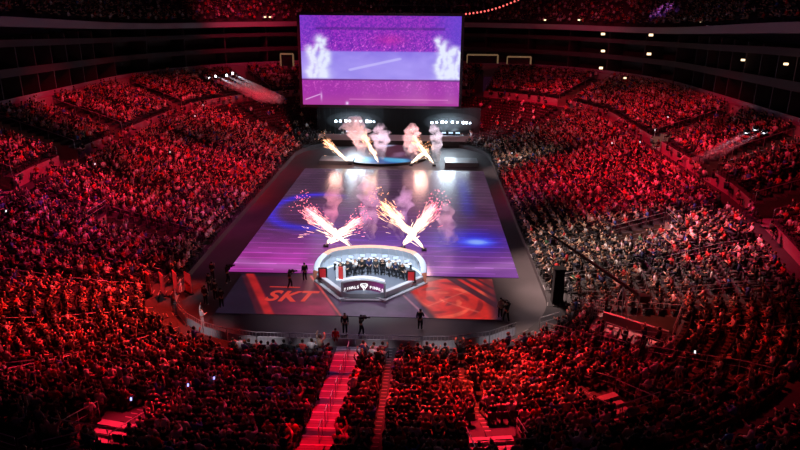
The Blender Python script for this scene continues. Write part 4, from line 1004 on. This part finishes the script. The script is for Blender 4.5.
# pixel, height, radius on the seats (m), colour, strength
SPOTS = [((205, 172), 3, 9, RED, 1.5), ((150, 200), 4, 7, RED, .8), ((255, 160), 2, 7, CRIM, .75), ((60, 200), 4, 9, CRIM, .5), ((100, 122), 8, 9, RED, .9), ((55, 165), 8, 8, RED, .8), ((225, 92), 9, 8, RED, 1.0), ((275, 92), 10, 7, RED, 1.2), ((160, 100), 9, 9, RED, .8),
         ((95, 300), 2.5, 6.5, ORG, 2.6), ((150, 330), 2, 5.5, ORG, 1.6), ((60, 345), 3, 5.5, RED, 1.0), ((70, 262), 3, 7, CRIM, .9), ((190, 370), 2, 5, RED, .7), ((250, 400), 3, 5, CRIM, .35), ((125, 430), 2.5, 2.0, RED, 3.0),
         ((440, 382), 2, 5.0, ORG, 2.3), ((520, 375), 2, 4.8, ORG, 2.4), ((390, 400), 2.5, 3.6, RED, .55), ((490, 436), 2.2, 2.0, RED, 3.0), ((585, 350), 2, 5.2, RED, .9), ((560, 400), 2.5, 4.5, RED, .35),
         ((620, 155), 7, 8, RED, 1.5), ((560, 180), 2, 8, RED, 1.0), ((640, 205), 4, 6, CRIM, 1.0), ((520, 200), 1, 5, MAG, .3), ((700, 150), 9, 8, RED, 1.0), ((770, 190), 9, 7, RED, .7), ((600, 105), 9, 8, RED, 1.0), ((500, 86), 10, 7, RED, 1.4), ((550, 86), 10, 6, RED, 1.2), ((650, 120), 9, 9, RED, 1.0),
         ((720, 250), 4, 5, RED, 1.0), ((700, 290), 4, 4, ORG, .7), ((730, 345), 3.5, 4, ORG, .7), ((640, 290), 3, 4, ORG, .7), ((780, 400), 5, 5, RED, .25),
         ((600, 250), 3, 8.5, WHT, .95), ((550, 250), 2, 5, WHT, .9), ((670, 240), 4, 6, WHT, .6), ((505, 160), 2, 3.5, WHT, .9), ((540, 160), 2, 3, WHT, .3), ((545, 285), 1, 2.6, WHT, .8), ((530, 325), 1, 2.2, WHT, .9),
         ((690, 240), 4, 6, MAG, .5), ((40, 235), 3, 8, PUR, .10), ((200, 225), 2, 7, MAG, .22), ((330, 360), 1, 7, PUR, .07), ((680, 88), 9, 5, PUR, .2), ((240, 210), 1, 6, MAG, .35),
         ((155, 285), 1.0, 2.2, ORG, 1.5), ((185, 285), .3, 1.6, ORG, 1.2), ((620, 315), 2, 2, RED, 1.0), ((520, 25), 20, 12, CRIM, .25), ((245, 40), 16, 12, CRIM, .35), ((590, 45), 16, 12, CRIM, .12), ((300, 20), 20, 14, CRIM, .12)]  # the closing crimson spots are added to give the suites a hazy red
GAIN = 58*KW
for (q, z, rad, col, st) in SPOTS:
    p = Vector(at_z(q[0], q[1], z)); c = Vector((X0, 72, 0)); d = (c-p); d.z = 0; d.normalize()
    L = p+d*16; L.z = 31; dist = (L-p).length
    lamp('rig_spot', 'SPOT', L, p, GAIN*st*(dist/30)**2, col, 2*math.atan(rad*1.35/dist), 1.0, .3)
# the red stair: a row of narrow spots from the rig
for u_, st in ((2.5, 1), (6.5, 1), (10.5, 1), (14.5, 1)):
    x, y, _, _ = P(0, .53, u_); lamp('stair_spot', 'SPOT', (x, y+3, 31), (x, y, zlow(u_, y)), 62*KW*st, (1, .0, .012), 2*math.atan(2.0/31), .35, .1)
x, y, _, _ = P(0, .765, 5); lamp('stair_spot', 'SPOT', (x, y+3, 31), (x, y, 1), 24*KW, RED, 2*math.atan(1.2/31), .5, .1)
x, y, _, _ = P(0, .765, 9); lamp('stair_spot', 'SPOT', (x, y+3, 31), (x, y, 2), 24*KW, RED, 2*math.atan(1.2/31), .5, .1)
# stage key light on the small stage and pool of white before it; soft light on the near floor
lamp('stage_key', 'SPOT', (0, 38, 26), (0, 53.4, 1.6), 62*KW, (.8, .9, 1), 2*math.atan(6.0/29), .5, .3)
lamp('stage_back', 'SPOT', (0, 66, 24), (0, 51.5, .6), 14*KW, (.9, .93, 1), 2*math.atan(6/27), .7, .3)
lamp('floor_wash', 'SPOT', (0, 50, 32), (0, 47.5, 0), 17*KW, (.9, .72, .86), 2*math.atan(10/32), .7, .5)
lamp('deck_pool', 'SPOT', (-1, 42, 28), (-2.6, 47.0, 0), 11*KW, (.8, .82, 1), .09, .9, .2); lamp('deck_pool', 'SPOT', (1, 42, 28), (2.6, 48.0, 0), 8*KW, (.85, .8, 1), .09, .9, .2)
lamp('rear_wash', 'SPOT', (0, 90, 30), (0, 97, 0), 5*KW, (.6, .85, .9), 2*math.atan(14/30), .9, .5)
for q_ in ((182, 292), (205, 325), (260, 346), (310, 352), (375, 355), (440, 352), (500, 336), (540, 315)):  # unseen spots added to brighten the near barrier
    b_ = at_z(*q_, .5); lamp('barrier_wash', 'SPOT', (b_[0]*1.5, 18, 33), b_, 24*KW, (.95, .85, .95), .10, .9, .3)
for s in (-7.2, 8.2): lamp('lamp_arch_light', 'AREA', (s, 108.6, 4.2), (s*.9, 96, 0), 350, (.75, .88, 1), r=.25).data.size = 3.0


W = bpy.data.worlds.new('ambient_fill'); S.world = W; W.use_nodes = True; W.node_tree.nodes['Background'].inputs['Color'].default_value = (.55, .1, .35, 1); W.node_tree.nodes['Background'].inputs['Strength'].default_value = .02  # even dim purple fill, in place of haze through the hall

# ------------------------------------------------------------------ sparks
spk = mat_attr('sparks', .5, 1.0); spk.node_tree.nodes['Principled BSDF'].inputs['Emission Strength'].default_value = 3.6
try: spk.cycles.emission_sampling = 'NONE'
except Exception: pass
def spark_jet(base, tip, width, n_,  tipcol, label, seed, light=6000, hot=1.0):
    n = int(n_*.42); width *= .85
    r = np.random.default_rng(seed); A = Vector(base); B = Vector(tip); d = B-A; L = d.length; d.normalize()
    s1 = d.cross(Vector((0, 1, 0))).normalized(); s2 = d.cross(s1); mbv, T, Cc = [], [], []
    for i in range(n):
        f0 = r.random()**.8*.86; ln = r.uniform(.05, .18)*(1.3-f0*.7); f1 = min(1.12, f0+ln)
        an = r.random()*2*PI; w = width*(abs(r.normal())*.5); stray = r.random() < .12
        if stray: w *= 2.0
        def pos(f):
            q = w*(.10+.95*f**1.2); p = A+d*(L*f)+s1*(q*math.cos(an))+s2*(q*math.sin(an)*.9); p.z -= .9*(f**2)*(.4+w)*(1 if stray else .5); return p
        p0, p1 = pos(f0), pos(f1); dd = (p1-p0).normalized(); a = dd.orthogonal().normalized(); b = dd.cross(a); th = r.uniform(.009, .026)*(1.5 if f0 < .5 else 1)
        k = len(mbv)
        for ring, pp in ((.4, p0), (1, p0.lerp(p1, .75))):
            for j in range(3): t = 2*PI*j/3; mbv.append(pp+(a*math.cos(t)+b*math.sin(t))*th*ring)
        mbv.append(p1)
        for j in range(3):
            j2 = (j+1) % 3; T += [(k+j, k+j2, k+3+j2), (k+j, k+3+j2, k+3+j), (k+3+j, k+3+j2, k+6)]
        hotc = np.array([1, .72, .5]); m_ = np.clip(f0*1.25+r.normal()*.15-.15, 0, 1)**1.6; cc = hotc*(1-m_)+np.array(tipcol)*m_; Cc += [cc*r.uniform(.5, 1.3)]*7
    for i in range(int(n*.22)):
        f = r.uniform(.55, 1.12); an = r.random()*2*PI; w = width*r.random()**.7*1.15*f; p = A+d*(L*f)+s1*(w*math.cos(an))+s2*(w*math.sin(an)); rad = r.uniform(.02, .055); k = len(mbv)
        for o_ in ((1, 0, 0), (-1, 0, 0), (0, 1, 0), (0, -1, 0), (0, 0, 1), (0, 0, -1)): mbv.append(p+Vector(o_)*rad)
        for a_, b_, c_ in ((0, 2, 4), (2, 1, 4), (1, 3, 4), (3, 0, 4), (2, 0, 5), (1, 2, 5), (3, 1, 5), (0, 3, 5)): T.append((k+a_, k+b_, k+c_))
        Cc += [np.array(tipcol)*r.uniform(.5, 1.4)]*6
    me = tri_mesh('spark_jet', np.array([tuple(v) for v in mbv])-np.array(base), np.array(T), np.array(Cc), spk)
    o = bpy.data.objects.new('spark_jet', me); C.objects.link(o); o.location = base; tag(o, label, 'firework', kind='stuff')
    mid = A+d*L*.55; lamp('spark_light', 'POINT', mid, None, light*.13, (1, .5, .42), r=1.0)
    q = empty('spark_launcher', (base[0], base[1], 0)); mb = MB(); mb.box((0, 0, .14), (.5, .4, .22)); mb.build('box', [K['black']], q); mb = MB(); mb.tube([(0, 0, .22), (d.x*.25, d.y*.25, .22+.25)], .07, 8); mb.build('nozzle', [K['rail']], q)
    tag(q, 'black launcher box at the foot of the '+' '.join(label.split()[:8]).replace(' of sparks', '')+(' at left' if base[0] < -1 else ' at right'), 'launcher')
def jet(pb, pt, Y, *a, **k):
    b = at_y(pb[0], pb[1], Y); t = at_y(pt[0], pt[1], Y-.4); b[2] = max(b[2], .25); spark_jet(tuple(b), tuple(t), *a, **k)
PK, OR_ = (1, .16, .25), (1, .42, .2)
jet((351, 250), (302, 203), 59.5, 1.25, 1500, PK, 'left-leaning front jet of sparks with a pink tip left of the stage top', 1)
jet((326, 248), (363, 214), 60.0, 1.0, 1100, PK, 'right-leaning front jet of sparks crossing its neighbour at left', 2)
jet((424, 254), (379, 197), 59.5, 1.1, 1300, OR_, 'left-leaning front jet of sparks right of the stage top', 3)
jet((403, 248), (438, 199), 60.0, 1.2, 1500, PK, 'right-leaning front jet of sparks with a bright pink head', 4)
jet((350, 163), (322, 137), 95.0, .95, 700, OR_, 'leftmost rear jet of sparks leaning left', 5, light=3000)
jet((379, 166), (362, 131), 95.0, .95, 800, OR_, 'second rear jet of sparks beside the pink smoke head', 6, light=3000)
jet((411, 164), (429, 146), 95.0, .9, 700, OR_, 'third rear jet of sparks leaning right', 7, light=3000)
jet((434, 168), (412, 134), 95.0, .9, 900, OR_, 'fourth rear jet of sparks leaning left', 8, light=3500)

# ------------------------------------------------------------------ smoke plumes (real volumes)
def smoke_mat(name, col, dens, sc, emit=0):
    m = bpy.data.materials.new(name); m.use_nodes = True; nt = m.node_tree; nt.nodes.clear()
    out = nt.nodes.new('ShaderNodeOutputMaterial'); pv = nt.nodes.new('ShaderNodeVolumePrincipled'); tc = nt.nodes.new('ShaderNodeTexCoord')
    n = nt.nodes.new('ShaderNodeTexNoise'); n.inputs['Scale'].default_value = sc; n.inputs['Detail'].default_value = 4; n.inputs['Distortion'].default_value = .6
    r = nt.nodes.new('ShaderNodeMapRange'); r.inputs['From Min'].default_value = .42; r.inputs['From Max'].default_value = .68; r.inputs['To Max'].default_value = dens
    nt.links.new(tc.outputs['Object'], n.inputs['Vector']); nt.links.new(n.outputs['Fac'], r.inputs['Value']); nt.links.new(r.outputs[0], pv.inputs['Density'])
    pv.inputs['Color'].default_value = (*col, 1); nt.links.new(pv.outputs[0], out.inputs['Volume']); return m
sm_w = smoke_mat('smoke_white', (.95, .93, .95), 1.7, .9); sm_p = smoke_mat('smoke_pale', (.95, .9, .95), .85, .8)
def plume(pts, m, label, lcol, le, seed):
    """pts: list of (point, radius)"""
    r = random.Random(seed); mb = MB(); k = 12; O = Vector(pts[0][0]); full = []
    for (p, q), (p2, q2) in zip(pts[:-1], pts[1:]):
        for i in range(5): f = i/5; full.append((Vector(p).lerp(Vector(p2), f), q+(q2-q)*f))
    full.append((Vector(pts[-1][0]), pts[-1][1])); full.append((Vector(pts[-1][0])+Vector((0, 0, pts[-1][1]*.8)), pts[-1][1]*.4))
    n = len(full)
    for i, (p, q) in enumerate(full):
        sx = .18*q*math.sin(i*1.7+seed)
        for j in range(k): t = 2*PI*j/k; w = q*(1+.2*math.sin(3*t+i*1.1+seed)+.12*r.uniform(-1, 1)); mb.v.append((p.x-O.x+sx+w*math.cos(t), p.y-O.y+w*math.sin(t), p.z-O.z))
    for i in range(n-1):
        for j in range(k): mb.f.append((i*k+j, i*k+(j+1) % k, (i+1)*k+(j+1) % k, (i+1)*k+j)); mb.m.append(0)
    mb.f.append(tuple(range(k-1, -1, -1))); mb.m.append(0); mb.f.append(tuple((n-1)*k+j for j in range(k))); mb.m.append(0)
    o = mb.build('smoke_plume', [m], loc=tuple(O)); tag(o, label, 'smoke', kind='stuff')
    mid = Vector(full[n//2][0])+Vector((0, -3.0, 1.5)); lamp('plume_fill', 'SPOT', (O.x+.3, O.y-2.0, .4), full[n*2//3][0], le*(.75 if O.y < 80 else 1.6), lcol, .9, .8, .1)  # unseen coloured spot added at the foot to brighten the smoke
def pl(px, Y, prof, *a):                     # prof: list of (px offset, pixel y, radius)
    pts = []
    for dx, py, r_ in prof: p = at_y(px+dx, py, Y); p[2] = max(p[2], .12); pts.append((tuple(p), r_))
    plume(pts, *a)
pl(330, 62.5, [(0, 243, .3), (-1, 225, .6), (2, 205, .8), (5, 190, .9)], sm_p, 'violet smoke plume leftmost over the video floor', MAG, 3000, 1)
pl(372, 62.5, [(0, 244, .4), (-4, 225, .9), (-2, 205, 1.0), (-4, 188, 1.1)], sm_p, 'violet smoke plume right of the left spark cross', (.8, .2, .9), 5000, 2)
pl(398, 62.5, [(4, 246, .4), (-2, 225, .8), (4, 205, 1.0), (8, 192, .8)], sm_p, 'violet smoke plume left of the right spark cross', (.6, .25, 1), 4500, 3)
pl(446, 61.5, [(-2, 258, .5), (4, 240, .9), (0, 222, .9), (0, 208, .7)], sm_p, 'pink-grey smoke plume on the right above the video floor', (1, .35, .6), 4500, 4)
pl(362, 97.5, [(0, 164, .6), (-1, 148, .8), (-3, 136, 1.5), (-7, 128, 2.2)], sm_w, 'rear smoke plume with a spreading pink head', (1, .45, .42), 8000, 5)
pl(381, 97.5, [(0, 165, .6), (0, 148, .9), (0, 136, 1.5), (0, 128, 1.0)], sm_w, 'rear smoke plume, the pale grey one near the middle', (.95, .62, .8), 7000, 6)
pl(410, 97.5, [(6, 165, .8), (1, 150, 1.2), (1, 136, 1.3), (3, 129, 1.1)], sm_w, 'rear smoke plume with a glowing pink top right of the middle', (1, .4, .4), 14000, 7)
pl(437, 97.5, [(0, 166, .6), (-1, 150, .8), (0, 136, .9), (-3, 127, .7)], sm_w, 'rear smoke plume, the slim pale rightmost one', (.85, .7, .85), 9000, 8)

# ------------------------------------------------------------------ moving head lamps with their beams in the haze
bm_ = bpy.data.materials.new('haze_beam'); bm_.use_nodes = True; nt = bm_.node_tree; nt.nodes.clear(); o_ = nt.nodes.new('ShaderNodeOutputMaterial'); v_ = nt.nodes.new('ShaderNodeVolumeScatter'); v_.inputs['Density'].default_value = .25; v_.inputs['Color'].default_value = (.9, .92, 1, 1); nt.links.new(v_.outputs[0], o_.inputs['Volume'])
def mover(q, Y, tq, TY, lab, r1=1.0, e=14000):
    p = Vector(at_y(*q, Y)); tt = Vector(at_y(*tq, TY)); t = empty('moving_lamp', tuple(p)); tag(t, lab, 'stage lamp'); d = (tt-p).normalized()
    mb = MB(); mb.box((0, 0, -.3), (.5, .4, .15)); mb.box((-.24, 0, -.05), (.07, .2, .45)); mb.box((.24, 0, -.05), (.07, .2, .45)); mb.build('yoke', [K['black']], t)
    mb = MB(); mb.tube([tuple(-d*.25), tuple(d*.2)], .17, 10); mb.build('head', [K['black']], t)
    mb = MB(); mb.ball(tuple(d*.2), .2, 8, 6); mb.build('lens', [K['lens2']], t)
    lamp('beam_source', 'SPOT', p+d*.45, tt, e, (.85, .88, 1), .11, .4, .05)
    mb = MB(); mb.tube([tuple(p+d*.6), tuple(tt)], .16, 14, r2=r1); o = mb.build('haze_beam', [bm_]); tag(o, 'pale light beam from the '+lab.split(',')[0]+', '+lab.split(', ')[-1], 'light beam', kind='stuff')
K['lens2'] = mat('mover_lens', (.1, .1, .1), .3, emit=(.85, .9, 1), es=7)
on = ['first', 'second', 'third', 'fourth', 'fifth']
for k, (x, y, tx, ty) in enumerate(((209, 78, 262, 98), (215, 76, 268, 99), (226, 75, 274, 100), (232, 73, 281, 100))):
    mover((x, y), 118, (tx, ty), 105, 'moving stage lamp at far left on the tier wall, %s from the left' % on[k], .8)
for k, (x, y, tx, ty) in enumerate(((747, 131, 686, 166), (756, 128, 694, 164), (765, 131, 702, 163))):
    mover((x, y), 62, (tx, ty), 70, 'moving stage lamp at right above the second tier, %s from the left' % on[k], .55, 1500)
# small phone screens glowing in the crowd
ph_ = mat('phone_screen', (.02, .02, .02), .3, emit=(.9, .93, 1), es=1.6); pb_ = mat('phone_screen_blue', (.02, .02, .02), .3, emit=(.35, .35, 1), es=2.5)
for k, (q, z, m) in enumerate([((131, 399), 4.2, pb_), ((188, 385), 3.2, pb_), ((214, 378), 3, pb_), ((95, 164), 7, ph_), ((170, 152), 7, ph_), ((195, 116), 9, ph_), ((203, 105), 9, ph_), ((640, 142), 8.5, ph_), ((612, 143), 8.5, ph_), ((655, 130), 9.3, ph_), ((695, 352), 4.5, ph_), ((512, 153), 3, ph_), ((6, 211), 7, ph_), ((683, 83), 11, ph_), ((718, 107), 11, ph_), ((668, 117), 10, ph_), ((622, 79), 11, ph_)]):
    p = at_z(*q, z); mb = MB(); mb.box((0, 0, 0), (.09, .015, .16), rx=-.4); o = mb.build('phone', [m], loc=tuple(p)); o.scale = (1,)*3
    tag(o, '%s glowing phone held up %s' % ('blue' if m is pb_ else 'white', ['at the lower left by the railing', 'in the left crowd above the stair block', 'right of the other blue phone in the left crowd', 'in the left lower bowl under the tier wall', 'beyond the left side seats near the tier gap', 'at the far left tier gap', 'above the far left tier gap', 'beside the bright right tier gap', 'left of the bright right tier gap', 'above the bright right tier gap', 'in the dark near right seats', 'at the far end of the right crowd', 'at the left frame edge', 'over the upper right tier wall', 'at the top of the right tier under the suites', 'in the upper right tier middle', 'just above the lit far right crowd'][k]), 'phone')
lamp('gap_light', 'SPOT', (20, 76, 20), tuple(at_z(662, 140, 7)), 9*KW, (1, .95, .88), .16, .4, .2)

S.cycles.volume_bounces = 1; S.cycles.max_bounces = 5; S.cycles.diffuse_bounces = 2; S.cycles.volume_max_steps = 96; S.cycles.volume_step_rate = 2.0
S.cycles.sample_clamp_indirect = 4; S.cycles.sample_clamp_direct = 12

hz = bpy.data.materials.new('lamp_haze'); hz.use_nodes = True; nt = hz.node_tree; nt.nodes.clear(); o_ = nt.nodes.new('ShaderNodeOutputMaterial'); v_ = nt.nodes.new('ShaderNodeVolumeScatter'); v_.inputs['Density'].default_value = .028; v_.inputs['Color'].default_value = (.9, .95, 1, 1); nt.links.new(v_.outputs[0], o_.inputs['Volume'])
for side, (a, b) in (('left', (334, 376)), ('right', (430, 472))):
    xa, xb = at_y(a, 122, 109.8)[0], at_y(b, 124, 109.8)[0]; mb = MB(); mb.ball((0, 0, 0), 1, 16, 10, sc=((xb-xa)/2+1.3, 1.2, 1.6)); o = mb.build('haze', [hz], loc=((xa+xb)/2, 108.4, 4.3), smooth=True); tag(o, 'thin blue-white haze glowing around the %s lamp arch' % side, 'haze', kind='stuff')
    for k in range(5): lamp('arch_lamp', 'POINT', (xa+(xb-xa)*(k+.5)/5, 108.8, 4.35+.3*math.sin(PI*(k+.5)/5)), None, 150, (.6, .82, 1), r=.15)
